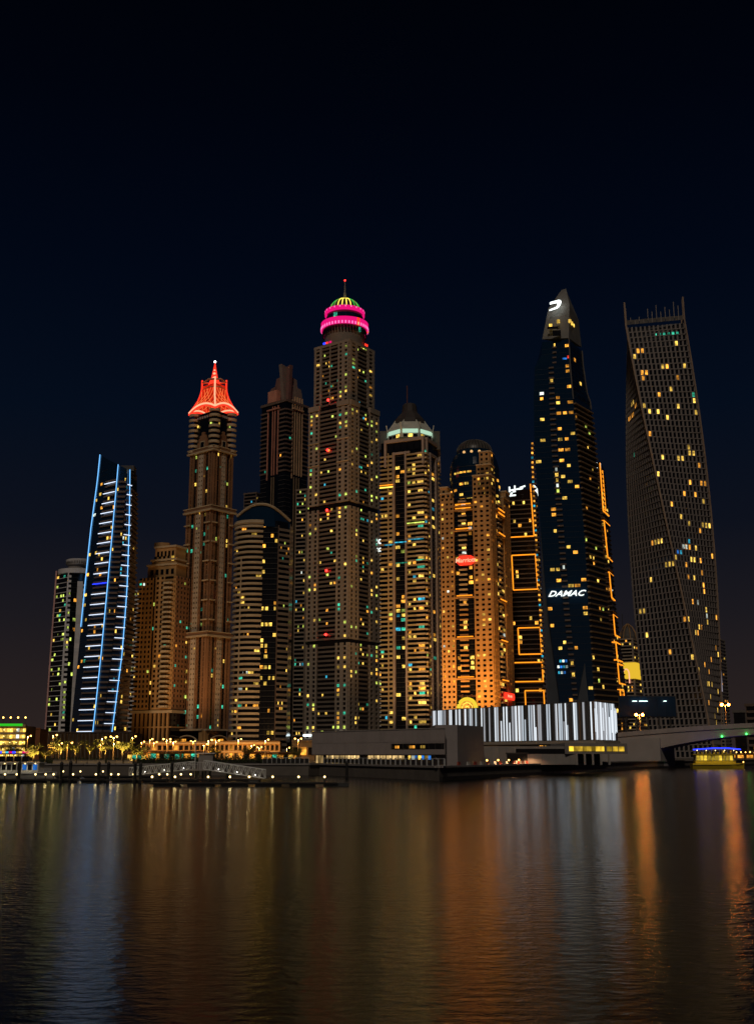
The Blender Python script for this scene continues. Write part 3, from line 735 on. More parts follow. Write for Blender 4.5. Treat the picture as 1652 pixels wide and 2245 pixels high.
    an = t.geo('antenna', lathe([(1.7, zF-1), (1.3, zF+6), (.75, zF+7), (.45, zS), (.01, zS)], 8), grey_c, loc=(m[0], mb, 0))
    t.geo('antenna_lamp', ball(.8, c=(0, 0, zS+.5)), beacon, parent=an)
    # bright roof terrace lamps
    for a, mt in ((.32, led_red), (.42, led_pink), (.24, led_deep)): t.line('terrace_lamp', mt, *c.L(3.5), zt+2.2, 1.6, 1.2, .6, a, a+.06, 1)
    t.line('terrace_lamp', led_red, *c.R(3.5), zt+2.2, 1.8, 1.2, .6, .62, .74, 1)
    return t.done()
led_lime = lamp_mat('led_lime', (.45, .8, .12), .40, False)
tower_domed()

def tower_frame_crown():
    c = Corner(834, 936, 970, 860, 24)
    t = Thing('apartment_tower', 'brightly lit beige apartment tower with framed roof, pale lantern tier and dark cap', 'tower', c.loc)
    R = R_(8); zt = c.z(985); zr = c.z(958)
    t.geo('core', prism(c.quad(.3), 0, zr-1), dglass)
    st = solid('pinkish_stone', (.44, .34, .28)); gold = solid('gold_stone', (.46, .34, .17)); fh = 3.7
    sL = [dict(k='balc', w=.17, m=gold, n=2, proj=1.4, ph=.34, lit=.17, pal=PAL_ELITE, wf=.75), dict(k='win', w=.13, m=gold, n=1, wf=.62, hf=.55, out=.8, lit=.17, pal=PAL_ELITE),
          dict(k='pier', w=.035, m=st, out=1.5), dict(k='glass', w=.23, m=metal_d, n=2, lh=.25, wf=.86, lit=.26, pal=PAL_ELITE, gh=.72), dict(k='pier', w=.035, m=st, out=1.5),
          dict(k='balc', w=.21, m=gold, n=2, proj=.9, ph=.36, lit=.24, pal=PAL_ELITE, wf=.7), dict(k='balc', w=.19, m=cream, n=1, proj=1.7, ph=.36, lit=.22, pal=PAL_ELITE, wf=.9)]
    sR = [dict(k='balc', w=.16, m=cream, n=1, proj=1.7, ph=.36, lit=.22, pal=PAL_ELITE), dict(k='win', w=.16, m=st, n=1, wf=.5, hf=.55, lit=.25, pal=PAL_ELITE), dict(k='pier', w=.05, m=st, out=1.3),
          dict(k='glass', w=.30, m=metal_d, n=1, lh=.2, wf=.8, lit=.17, pal=PAL_ELITE), dict(k='pier', w=.05, m=st, out=1.3), dict(k='win', w=.14, m=st, n=1, wf=.5, hf=.5, lit=.08, pal=PAL_WARM),
          dict(k='balc', w=.12, m=gold, n=1, proj=1.4, ph=.36, lit=.1, pal=PAL_WARM)]
    facade(t, c.L(), 6, zt, fh, sL, R); facade(t, c.R(), 6, zt, fh, sR, R)
    for py, a, b, mt in ((1057, 0, .3, led_orange), (1062, 0, .3, led_yellow), (1146, .62, 1.0, LG), (1190, .1, .32, LC), (1186, .34, .6, LC), (1182, .64, .98, LC), (1232, .36, .62, LT), (1228, .82, 1, LT)):
        t.line('balcony_light', mt, *c.L(), c.z(py), .8, 1.9, .4, a, b, 1)
    # roof frame
    for p, q in (c.L(), c.R()):
        t.line('roof_frame', st, p, q, zr-2, 2.6, 1.5, 2.2, .10, 1.0)
        for a in (.10, .955): t.line('roof_frame', st, p, q, zt-12, zr-zt+11, 1.48, 2.1, a, a+.045)
        t.line('roof_frame', st, p, q, zt-2, 1.8, 1.4, 2, .32, .68)
        for k in range(5): t.line('roof_pane', pane_m, p, q, zt+1, zr-zt-4, .3, .4, .18+k*.15, .31+k*.15)
    # lantern tier: eight sided, with bright eave
    m = c.mid(); mb = m[1]; zz = lambda py: zpx(py, c.Y+mb)-GZ; rr = mpp(c.Y+mb)*1.08
    zr2 = zz(952)
    lan = solid('pale_lantern', (.62, .62, .52)); lg = lamp_mat('lantern_glow', (.62, .95, .70), .75)
    pr = [(52*rr, zr2-8), (50*rr, zr2), (34*rr, zz(930)), (30*rr, zz(924))]
    t.geo('lantern', lathe(pr, 8, math.radians(22), math.radians(382)), lan, loc=(m[0], mb, 0))
    for i in range(8):
        a = math.radians(22+45*i); a2 = math.radians(22+45*(i+1)); rA = 51*rr
        p, q = (m[0]+rA*math.cos(a), mb+rA*math.sin(a)), (m[0]+rA*math.cos(a2), mb+rA*math.sin(a2))
        t.line('eave_light', lg, p, q, zr2-4, 3.2, .5, .6, .08, .92, 1)
        for k in range(3): t.line('eave_pane', pane_m if (i+k) % 3 else LY, p, q, zr2-7.6, 2.6, .55, .6, .12+k*.27, .34+k*.27)
        t.geo('lantern_rib', tube([(m[0]+r*math.cos(a)*1.01, mb+r*math.sin(a)*1.01, z) for r, z in pr[1:]], .6, 4), lan)
        t.geo('finial', tube([(m[0]+52*rr*math.cos(a), mb+52*rr*math.sin(a), zr2-1), (m[0]+55*rr*math.cos(a), mb+55*rr*math.sin(a), zr2+5)], .5, 4), lan)
    t.geo('cap', lathe([(36*rr, zz(934)), (35*rr, zz(925)), (24*rr, zz(912)), (17*rr, zz(905)), (15*rr, zz(890)), (13*rr, zz(887)), (.1, zz(885))], 10), solid('cap_dark', (.055, .045, .04)), loc=(m[0], mb, 0))
    t.geo('antenna', tube([(m[0]-2, mb, zz(887)), (m[0]-2, mb, zz(846))], .5, 6), solid('antenna_red', (.16, .05, .04)))
    for s in (-1, 1):
        px = m[0]+s*52*rr; t.geo('roof_box', prism([(px-5, mb), (px+5, mb), (px+5, mb+10), (px-5, mb+10)], zr-4, zr+12), grey_d)
    return t.done()
tower_frame_crown()

def sign_board(t, name, p, q, z, a, b, h, mat, out, txt=None, size=3, tmat=None, shear=0, r=None):
    """rounded lit board on the facade p..q with lettering as its child"""
    dx, dy = q[0]-p[0], q[1]-p[1]; L = math.hypot(dx, dy); ux, uy = dx/L, dy/L; nx, ny = uy, -ux; m = (a+b)/2; w2 = L*(b-a)/2
    r = h/2 if r is None else r; pts = []
    for cx_, cz, a0 in ((w2-r, h/2-r, 0), (-w2+r, h/2-r, 90), (-w2+r, -h/2+r, 180), (w2-r, -h/2+r, 270)):
        for k in range(5): an = math.radians(a0+22.5*k); pts.append((cx_+r*math.cos(an), cz+r*math.sin(an)))
    n = len(pts); v = [(x, -.4, z_) for x, z_ in pts]+[(x, .4, z_) for x, z_ in pts]
    f = [tuple(reversed(range(n))), tuple(range(n, 2*n))]+[(i, n+i, n+(i+1) % n, (i+1) % n) for i in range(n)]
    f[0] = tuple(range(n)); f[1] = tuple(reversed(range(n, 2*n)))
    o = t.geo(name, (v, f), mat, loc=(p[0]+dx*m+nx*out, p[1]+dy*m+ny*out, z), rz=math.atan2(uy, ux))
    if txt:
        t.put('lettering', text_mesh(txt, size, tmat, .1, shear, .06), (0, -.55, 0), 0, parent=o, rx=math.pi/2)
    return o
def strokes(o, t, name, mat, segs, w, sc=1.0):
    """a mark drawn from thick strokes in a plane, as a child of o"""
    vf = []
    for x0, y0, x1, y1 in segs:
        d = Vector((x1-x0, y1-y0)).normalized()*w/2; e = Vector((-d.y, d.x)); x0 -= d.x*.5; y0 -= d.y*.5; x1 += d.x*.5; y1 += d.y*.5
        c = [(x0+e.x, y0+e.y), (x0-e.x, y0-e.y), (x1-e.x, y1-e.y), (x1+e.x, y1+e.y)]
        v = [(x*sc, -.5, y*sc) for x, y in c]+[(x*sc, -.1, y*sc) for x, y in c]
        vf.append((v, [(0, 1, 2, 3), (7, 6, 5, 4), (0, 4, 5, 1), (1, 5, 6, 2), (2, 6, 7, 3), (3, 7, 4, 0)]))
    return t.geo(name, join(*vf), mat, parent=o) if o else t.geo(name, join(*vf), mat)

def tower_hotel():
    c = Corner(972, 1087, 1129, 800, 22)
    t = Thing('hotel_tower', 'floodlit orange hotel tower with blue glass dome and red oval sign', 'hotel', c.loc)
    R = R_(9); zs = c.z(1085); fh = 3.75; m_ = orange_stone
    t.geo('core', prism(c.quad(.4), 0, zs-1), dglass)
    Wn = lambda w, n: dict(k='win', w=w, m=m_, n=n, wf=.50, hf=.48, out=.9, lit=.13, pal=PAL_AMB)
    bay = lambda w: dict(k='glass', w=w, m=metal_d, n=3, lh=.2, lit=.18, pal=PAL_AMB, wf=.7)
    zb = 22
    facade(t, c.L(), zb, zs, fh, [Wn(.27, 3), bay(.38), Wn(.35, 3)], R)
    facade(t, c.R(), zb, zs, fh, [Wn(.22, 2), bay(.42), Wn(.36, 3)], R)
    # balconies in the dark bays
    k = 0; z = zb+2
    while z < zs-3:
        t.line('bay_balcony', m_ if z < 110 else cream, *c.L(), z, 1.2, 1.2, 1.6, .36, .52); t.line('bay_balcony', cream, *c.R(), z, 1.2, 1.2, 1.6, .34, .50)
        z += fh; k += 1
    for py in (1110, 1119, 1164, 1312, 1403, 1492, 1580):
        z = c.z(py-8)
        if z < zb+6: continue
        t.line('light_bar', led_orange, *c.L(), z, .75, 2.0, .5, .31, .62, 1); t.line('light_bar', led_orange, *c.R(), z-1.5, .75, 2.0, .5, .30, .62, 1)
        t.line('light_ledge', m_, *c.L(), z-1.4, .9, 1.6, 1.8, .27, .65); t.line('light_ledge', m_, *c.R(), z-2.9, .9, 1.6, 1.8, .22, .64)
    # stepped shoulders: left block, corner block, right block
    for (p, q), blocks in ((c.L(), ((0, .15, 9), (0, .22, 4), (.66, 1, 16), (.74, 1, 24), (.80, 1, 34))), (c.R(), ((0, .22, 16), (0, .18, 24), (0, .14, 34), (.66, 1, 6), (.78, 1, 12)))):
        for a, b, h in blocks:
            t.line('shoulder_block', m_, p, q, zs, h, .85, 6, a, b); t.line('shoulder_cornice', cream, p, q, zs+h-.6, 1.0, 1.3, 6.6, a-.01, b+.01)
            for i in range(int(h/3.75)):
                for j in range(max(1, int((b-a)*12))):
                    x = a+(b-a)*(j+.5)/max(1, int((b-a)*12))
                    t.line('window', pick(PAL_AMB, R) if R.random() < .25 else pane_m, p, q, zs+.8+i*3.75, 1.8, .95, .4, x-.022, x+.022, 2)
    # base block with great arch
    for p, q in (c.L(-1), c.R(-1)):
        t.line('base_block', m_, p, q, 0, zb, 1.0, 2)
        for i in range(5):
            for a in (.05, .14, .76, .86): t.line('base_window', pane_m if R.random() < .85 else LY, p, q, 2+i*4, 2.0, 1.08, .4, a, a+.055)
    p, q = c.L(-1); L = math.dist(p, q); ux, uy = (q[0]-p[0])/L, (q[1]-p[1])/L
    cxp = (p[0]+ux*L*.49+uy*1.7, p[1]+uy*L*.49-ux*1.7); zc_ = c.z(1552); Ra = 19*mpp(800)*1.05
    pts = [(cxp[0]+ux*Ra*math.cos(i*math.pi/16), cxp[1]+uy*Ra*math.cos(i*math.pi/16), zc_+Ra*math.sin(i*math.pi/16)) for i in range(17)]
    t.geo('arch_surround', tube(pts, 1.5, 6), lamp_mat('arch_glow', (1, .72, .05), .95))
    v = [(x+uy*-.5, y+ux*.5, z) for x, y, z in pts]; t.geo('arch_window', (v, [tuple(range(17))]), LA)
    for i in range(1, 5):
        rr_ = Ra*(i/5); t.geo('arch_mullion', tube([(cxp[0]+ux*rr_*math.cos(j*math.pi/10), cxp[1]+uy*rr_*math.cos(j*math.pi/10), zc_+rr_*math.sin(j*math.pi/10)) for j in range(11)], .18, 4), led_yellow if i % 2 else terra)
    for k in range(11):
        if k == 5: continue
        t.line('facade_letter', solid('dark_letter', (.06, .02, .01)), p, q, zc_+Ra+1.5, 1.0+.5*(k % 3), 1.2, .5, .34+k*.028, .36+k*.028)
    # blue glass drum and dome
    m = c.mid(); mb = m[1]; zz = lambda py: zpx(py, c.Y+mb)-GZ; rr = mpp(c.Y+mb)*1.07
    R1 = 53*rr
    prof = [(R1, zs-30), (R1, zz(1030)), (R1*.93, zz(1014)), (R1*.85, zz(1004)), (R1*.72, zz(998)), (R1*.72, zz(992))]
    t.geo('glass_drum', lathe(prof, 40), bglass, loc=(m[0], mb, 0), smooth=False)
    t.geo('dome', lathe([(R1*.72*math.cos(i*math.pi/20), zz(992)+(zz(966)-zz(992))*math.sin(i*math.pi/20)) for i in range(11)], 32), solid('dome_dark', (.05, .045, .04), .4), loc=(m[0], mb, 0), smooth=True)
    for i in range(14):
        zz_ = zs-26+i*4.0
        if zz_ < zz(1030): t.geo('drum_band', lathe([(R1+.25, zz_), (R1+.25, zz_+.35)], 40), metal_d, loc=(m[0], mb, 0))
    for i in range(16):
        a = math.pi+math.pi*(i+.5)/16
        t.geo('dome_rib', tube([(m[0]+R1*.73*math.cos(x)*math.cos(a*1.0), mb+R1*.73*math.cos(x)*math.sin(a), zz(992)+(zz(966)-zz(992))*1.01*math.sin(x)) for x in [j*math.pi/12 for j in range(6)]], .3, 4), grey_d)
    for i in range(40):
        a = math.pi+math.pi*(i+.5)/40; zt2 = zz(1030)-6
        if 6 < i < 30 and R.random() < .6: t.box('window', pick(PAL_AMB, R), (m[0]+R1*1.005*math.cos(a), mb+R1*1.005*math.sin(a), zt2), (.4, 2.0, 1.3), a, 2)
        for k in range(5):
            if R.random() < .09: t.box('window', pick(PAL_AMB, R), (m[0]+R1*1.005*math.cos(a), mb+R1*1.005*math.sin(a), zt2-5-k*4.2), (.4, 3.0, 1.8), a, 2)
    for i in range(4):
        a = math.radians(235+22*i); t.geo('dome_lamp', ball(1.1, c=(m[0]+R1*.83*math.cos(a), mb+R1*.83*math.sin(a), zz(1001))), lamp_mat('dome_lamp', (1, .55, .2), .9, False))
    # red signs
    sign_board(t, 'sign', *c.L(), c.z(1226), .33, .68, 7.2, led_red, 2.4, 'Marriott', 4.6, led_rib, .1)
    o = sign_board(t, 'sign', *c.R(), c.z(1529)+2, .30, .82, 5.0, led_red, 2.9)
    strokes(o, t, 'lettering', led_rib, [(-6, -.6, -6, 1), (-5, -.5, -4.6, .9), (-4, .6, -3, .2), (-2.4, -.8, -2.4, .9), (-1.6, -.5, -1, .4), (.6, -.6, 1, .6), (1.6, .5, 2.2, -.6), (3, -.8, 3, .9), (3.8, .4, 4.6, .3), (5.2, -.7, 5.4, .7)], .55)
    t.done()
    # ground floodlights that wash the facade
    for i, (dx, dy, e, a) in enumerate(((-.75, -42, 1, 60), (-.15, -46, 1, 60), (.55, -44, .7, 55))):
        flood((c.loc[0]+dx*40, c.loc[1]+dy, GZ), (c.loc[0]-18+dx*8, c.loc[1]+8, 105), 230000*e, (1, .45, .09), 75, 'amber floodlight washing the orange hotel tower, %s from the left' % ORD[i], 'hotel floodlights')
    return t
FLP = None
def flood(loc, aim, power, col, ang, label, group):
    t = Thing('floodlight', label, 'floodlight', loc, 0, group)
    d = (Vector(aim)-Vector(loc)); yaw = math.atan2(d.y, d.x)-math.pi/2
    t.geo('base', prism([(-.4, -.3), (.4, -.3), (.4, .3), (-.4, .3)], 0, .25), metal_d); t.geo('bracket', tube([(-.45, 0, .25), (-.45, 0, .9), (.45, 0, .9), (.45, 0, .25)], .05, 4), metal_d)
    t.put('housing', cube(metal_d), (0, 0, .75), yaw, (.8, .45, .5))
    li = bpy.data.lights.new('flood_beam', 'SPOT'); li.energy = power; li.color = col; li.spot_size = math.radians(ang); li.spot_blend = .8; li.shadow_soft_size = .6
    o = bpy.data.objects.new('beam', li); COL.objects.link(o); o.parent = t.e; o.location = (0, 0, 1.3)
    o.rotation_euler = d.to_track_quat('-Z', 'Y').to_euler()
    return t
tower_hotel()

def D5(x): return (2000+x/1.227)/1.8245
def D5y(y): return (1120+y/1.227)/1.8245
def tab5(*a): return [(D5y(y), D5(x)) for y, x in a]
def tower_sail():
    Y = 740
    t = Thing('glass_tower', 'dark blue glass tower with curved edges, white roof emblem and illuminated name sign', 'tower', (0, 0, 0))
    A = Column(Y+6, tab5((290, 205), (405, 199), (425, 168), (580, 163), (800, 166), (1050, 184), (1300, 203), (1600, 228), (1950, 275), (2080, 292), (2300, 325)))
    B = Column(Y, tab5((290, 335), (420, 341), (580, 356), (800, 375), (1050, 395), (1300, 415), (1600, 431), (1950, 453), (2080, 461), (2300, 474)))
    C = Column(Y+24, tab5((290, 395), (420, 405), (560, 425), (600, 440), (800, 463), (1050, 482), (1300, 503), (1600, 524), (1950, 566), (2080, 580), (2300, 600)))
    Bk1 = Column(Y+46, C.tab); Bk2 = Column(Y+46, A.tab)
    zt = zpx(D5y(290), Y); zB = zpx(D5y(585), Y)
    zs = [GZ+(zt-GZ)*i/30 for i in range(31)]
    t.geo('core', loft([A, B, C, Bk1, Bk2], zs), bglass)
    R = R_(11); fh = 3.85; g = lambda a, b: (lambda z: (a(z), b(z)))
    facade(t, g(A, B), GZ+6, zt-2, fh, [dict(k='glass', w=.14, m=metal_d, n=1, lh=.07, lo=.1, lit=.10, pal=PAL_AMB, wf=.9, dark=0, gh=.55), dict(k='glass', w=.26, m=metal_d, n=2, lh=.07, lo=.1, lit=.10, pal=PAL_AMB, wf=.9, dark=0, gh=.55),
           dict(k='balc', w=.14, m=brown_d, n=1, proj=1.0, ph=.30, lit=.14, pal=[(LY, 3), (LW, 1), (LG, 1)]), dict(k='glass', w=.46, m=metal_d, n=3, lh=.07, lo=.1, lit=.13, pal=PAL_AMB, wf=.9, dark=0, gh=.55)], R)
    facade(t, g(B, C), GZ+6, zB, fh, [dict(k='balc', w=1, m=solid('bronze_band', (.22, .14, .07)), n=6, proj=1.8, ph=.30, lit=.06, pal=[(LG, 3), (LY, 3), (LA, 2), (LT, 1)], wf=.5)], R)
    facade(t, g(B, C), zB+3, zt-2, fh, [dict(k='glass', w=1, m=metal_d, n=4, lh=.16, lit=.06, pal=PAL_AMB, wf=.7, dark=1)], R)
    # corner fins of the upper storeys
    for col, o_ in ((B, .5), (C, .5)):
        t.geo('corner_fin', tube([(col(z)[0], col(z)[1]-o_, z) for z in [zB+(zt-zB)*i/8 for i in range(9)]], .6, 4), grey_d)
    # amber balcony lamps down the far left edge
    E = Column(Y+12, tab5((700, 163), (900, 163), (1100, 172), (1400, 188), (1650, 203), (1900, 216)))
    for i in range(46):
        z = zpx(D5y(1900), Y)+(zpx(D5y(790), Y)-zpx(D5y(1900), Y))*i/45; x, y = E(z)
        t.box('edge_balcony', brown_d, (x-.3, y, z), (2.6, 3, 1.0)); t.box('edge_lamp', LC if i % 5 == 2 else LA, (x-1.2, y-1.7, z+1.2), (1.3, .4, 1.3), 0, 1)
    # smooth pale flank wall that the glass sail leaves bare
    fl = [Column(Y+14, tab5((1100, 190), (1400, 203), (1700, 216), (2080, 232), (2300, 240))), Column(Y+12, tab5((1100, 230), (1700, 262), (2080, 300), (2300, 330)))]
    fz = [GZ+(zpx(D5y(1100), Y)-GZ)*i/8 for i in range(9)]
    t.geo('flank_wall', loft([fl[0], fl[1], Column(Y+40, fl[1].tab), Column(Y+40, fl[0].tab)], fz), solid('blue_grey_wall', (.060, .070, .085)))
    # diagonal sail leaf near the foot
    a = [B(z) for z in (GZ, GZ+25, GZ+60)]
    t.geo('sail_leaf', ([(B(GZ)[0]-24, Y-2, GZ), (B(GZ)[0]-3, Y-3, GZ), (B(GZ+60)[0]-5, Y-1.2, GZ+62), (B(GZ+40)[0]-11, Y-1.6, GZ+38), (B(GZ)[0]-24, Y+2, GZ), (B(GZ)[0]-3, Y+1, GZ), (B(GZ+60)[0]-5, Y+1, GZ+62), (B(GZ+40)[0]-11, Y+1, GZ+38)],
            [(0, 1, 2, 3), (7, 6, 5, 4), (0, 4, 5, 1), (1, 5, 6, 2), (2, 6, 7, 3), (3, 7, 4, 0)]), MT['blue_grey_wall'])
    # concrete spire crown
    cr = solid('crown_concrete', (.20, .19, .17))
    px = lambda x, y, Yd: (xpx(D5(x), D5y(y), Yd), Yd, zpx(D5y(y), Yd))
    lo = [px(205, 290, Y+6), px(335, 285, Y-.5), px(398, 330, Y+24), px(398, 330, Y+44), px(205, 290, Y+44)]
    md = [px(235, 140, Y+8), px(338, 120, Y+2), px(383, 195, Y+22), px(383, 195, Y+36), px(235, 140, Y+36)]
    tp = [px(300, 48, Y+14), px(322, 42, Y+12), px(326, 60, Y+18), px(326, 60, Y+26), px(300, 50, Y+26)]
    v = lo+md+tp; f = []
    for k in (0, 5):
        for i in range(5): f.append((k+i, k+(i+1) % 5, k+5+(i+1) % 5, k+5+i))
    f.append((10, 11, 12, 13, 14)); t.geo('spire_crown', (v, f), cr)
    for x0, y0, w_, h_, mt, Yd in ((275, 262, 40, 26, pane_m, Y-1), (245, 224, 14, 12, LY, Y+1.5), (283, 205, 14, 16, LY, Y-.2), (255, 236, 50, 10, pane_m, Y+.6)):
        c_ = px(x0, y0, Yd); s_ = mpp(Y)/1.227/1.8245*1.1
        t.box('crown_window', mt, (c_[0], c_[1]-.6, c_[2]), (w_*s_, 1.2, h_*s_), -.05, 1)
    for i in range(4):
        c_ = px(336+i*8, 205+i*11, Y+2+i*5.0); t.box('crown_window', LY, (c_[0]+.4, c_[1]-1.2, c_[2]), (1.6, 1.6, 2.4), .9, 1)
    # roof emblem: an open letter D, and the name sign
    o = t.geo('roof_emblem', ([(0, 0, 0)], []), sign_white) if 0 else None
    e = px(267, 125, Y+3.5); k = mpp(Y)*1.10/1.227/1.8245
    outer = [(-26, 10), (4, 17), (16, 20), (24, 18), (28, 10), (25, -2), (18, -14), (8, -22), (-30, -33), (-29, -28), (-2, -19), (8, -9), (10, 2), (7, 7), (-26, 1)]
    n = len(outer); vv = [(e[0]+x*k, e[1]-3.0-.02*x, e[2]+y*k) for x, y in outer]; vv += [(x, y+1.0, z) for x, y, z in vv]
    tris = [(8, 7, 10), (8, 10, 9), (7, 6, 11), (7, 11, 10), (6, 5, 12), (6, 12, 11), (5, 4, 12), (4, 13, 12), (4, 3, 13), (3, 2, 13), (2, 1, 13), (1, 14, 13), (1, 0, 14)]
    t.geo('roof_emblem', (vv, [tuple(reversed(q)) for q in tris]+[tuple(i+n for i in q) for q in tris]+[(i, (i+1) % n, n+(i+1) % n, n+i) for i in range(n)]), lamp_mat('emblem_glow', (.92, 1, .98), 3))
    zc = zpx(1302, Y); p, q = A(zc), B(zc); ang = math.atan2(q[1]-p[1], q[0]-p[0])
    mx, my = p[0]+(q[0]-p[0])*.46, p[1]+(q[1]-p[1])*.46
    o = t.put('name_sign', cube(metal_d), (mx, my-1.3, zc), ang, (1, 1, 1)); o.scale = (24, .4, .5)
    nm = t.put('name_letters', text_mesh('DAMAC', 6.4, sign_white, .35, .45, .07), (mx, my-2.2, zc+.3), ang, (1.06, .85, 1), rx=math.pi/2)
    ln = [q_ for q_ in ((-.2, .2), (.4, .3))]
    t.line('window', LB, A(zpx(775, Y)), B(zpx(775, Y)), zpx(787, Y), 1.3, .3, .4, .66, .9, 3); t.line('window', LR, A(zpx(775, Y)), B(zpx(775, Y)), zpx(785, Y), 2, .3, .4, .92, .97, 3)
    for i in range(3):
        for j in range(4):
            if (i*4+j) % 5 != 3: zz_ = zpx(1476, Y)+i*3.85; t.line('window', (LC, LW, LB)[(i+j) % 3], A(zz_), B(zz_), zz_, 1.7, .3, .4, .06+j*.075, .115+j*.075, 3)
    t.done()
    return t
tower_sail()

def tower_outlined(name, label, cols, top, boxes, sign, R, dim=1):
    t = Thing(name, label, 'tower', (0, 0, 0))
    A, B, C = cols; Y = B.Y; zt = zpx(top, Y)
    zs = [GZ+(zt-GZ)*i/10 for i in range(11)]
    t.geo('core', loft([A, B, C, Column(C.Y+20, C.tab), Column(C.Y+20, A.tab)], zs), brglass)
    g = lambda a, b: (lambda z: (a(z), b(z)))
    facade(t, g(A, B), GZ+4, zt-6, 3.9, [dict(k='balc', w=1, m=solid('dark_slab', (.10, .07, .05)), n=5, proj=.8, ph=.26, lit=.16, pal=PAL_AMB, wf=.6)], R)
    facade(t, g(B, C), GZ+4, zt-6, 3.9, [dict(k='balc', w=1, m=MT['dark_slab'], n=3, proj=.9, ph=.26, lit=.14, pal=PAL_AMB, wf=.6)], R)
    def pt(col_a, col_b, f, z, o=1.6):
        p, q = col_a(z), col_b(z); return (p[0]+(q[0]-p[0])*f, p[1]+(q[1]-p[1])*f-o, z)
    for y0, y1, f0, f1, sides in boxes:        # a light frame: left side, top, right side, bottom, wrapping round the corner
        za, zb = zpx(y1, Y), zpx(y0, Y)
        P0 = lambda z: pt(A, B, f0, z); P1 = lambda z: pt(A, B, 1, z); P2 = lambda z: pt(B, C, f1, z)
        up = lambda Pf: [Pf(za+(zb-za)*i/4) for i in range(5)]
        if 'l' in sides: t.geo('light_frame', tube(up(P0), .5, 5), led_orange)
        if 'c' in sides: t.geo('light_frame', tube(up(P1), .5, 5), led_orange)
        if 'r' in sides: t.geo('light_frame', tube(up(P2), .5, 5), led_orange)
        for s, z in (('t', zb), ('b', za)):
            if s in sides: t.geo('light_frame', tube([P0(z), P1(z)]+([P2(z)] if f1 > 0 else []), .5, 5), led_orange)
            if s.upper() in sides: t.geo('light_frame', tube([P1(z), P2(z)], .5, 5), led_orange)
    if sign: sign(t, A, B, C, zt)
    return t.done()
def sgn(t, A, B, C, zt):
    p, q = A(zt-4), B(zt-4)
    o = t.put('roof_sign', cube(metal_d), ((p[0]+q[0])/2-1, p[1]-2.0, zt+.5), 0); o.scale = (1, 1, 1)
    o.data = mesh('roof_sign', *prism([(-10, -.2), (10, -.2), (10, .2), (-10, .2)], -4.6, -4.2), metal_d)
    strokes(o, t, 'emblem', sign_white, [(-6, 2, -6, -2), (-6, -1, 5, 1), (-1.5, 3, -1.5, -2), (-3, -2, 4, 0), (3, 1.5, 7, 3), (-4, -3, -6, -5), (-6, -5.4, 3, -4.6)], 1.3)
    p, q = B(zt-4), C(zt-4)
    strokes(t.put('roof_sign', o.data, ((p[0]+q[0])/2, p[1]+2, zt+.5), .9), t, 'emblem', sign_white, [(-4, 4, -2, 1), (-2, 2, 4, -1), (-1, -1, 4, -3), (3, -1, 4, -5)], 1.5)
Yo = 900
tower_outlined('outlined_tower', 'dark tower with orange light frames between the hotel and the blue glass tower',
    (Column(Yo, [(1060, 1106), (1300, 1117), (1545, 1128)]), Column(Yo-6, [(1060, 1161), (1300, 1178), (1545, 1192)]), Column(Yo+16, [(1060, 1176), (1300, 1186), (1545, 1196)])), 1072,
    [(1062, 1176, 0, .0, 'cb'), (1216, 1292, .12, .1, 'lctb'), (1376, 1434, .22, .1, 'lctb'), (1452, 1494, .04, .1, 'ctb'), (1514, 1560, .36, .1, 'lct')], sgn, R_(12))
def sgn2(t, A, B, C, zt):
    o = t.put('roof_sign', mesh('roof_sign', *prism([(-3, -.2), (3, -.2), (3, .2), (-3, .2)], -3, -2.6), metal_d), (A(zt-8)[0]+5, A(zt)[1]-2.5, zt-3), 0)
    strokes(o, t, 'emblem', sign_white, [(-2, 2, 2, 1.5), (2, 1.5, 2, -2), (2, -2, -1, -2.6)], 1.2)
tower_outlined('outlined_tower', 'dark tower with orange light frames showing behind the right edge of the blue glass tower',
    (Column(Yo-4, [(1015, 1294), (1300, 1310), (1545, 1330)]), Column(Yo-8, [(1015, 1313), (1130, 1321), (1330, 1341), (1545, 1360)]), Column(Yo+14, [(1015, 1322), (1130, 1333), (1330, 1348), (1545, 1376)])), 1012,
    [(1016, 1120, 0, 1, 'cB'), (1026, 1115, 0, .45, 'rB'), (1142, 1222, .6, .98, 'ltcTB'), (1255, 1310, .9, .9, 'ctTB'), (1348, 1392, .4, .99, 'lTcB'), (1408, 1447, .6, .9, 'ctb'), (1455, 1498, .9, .9, 'cTB'), (1512, 1545, .6, .5, 'lcrt')], sgn2, R_(13))

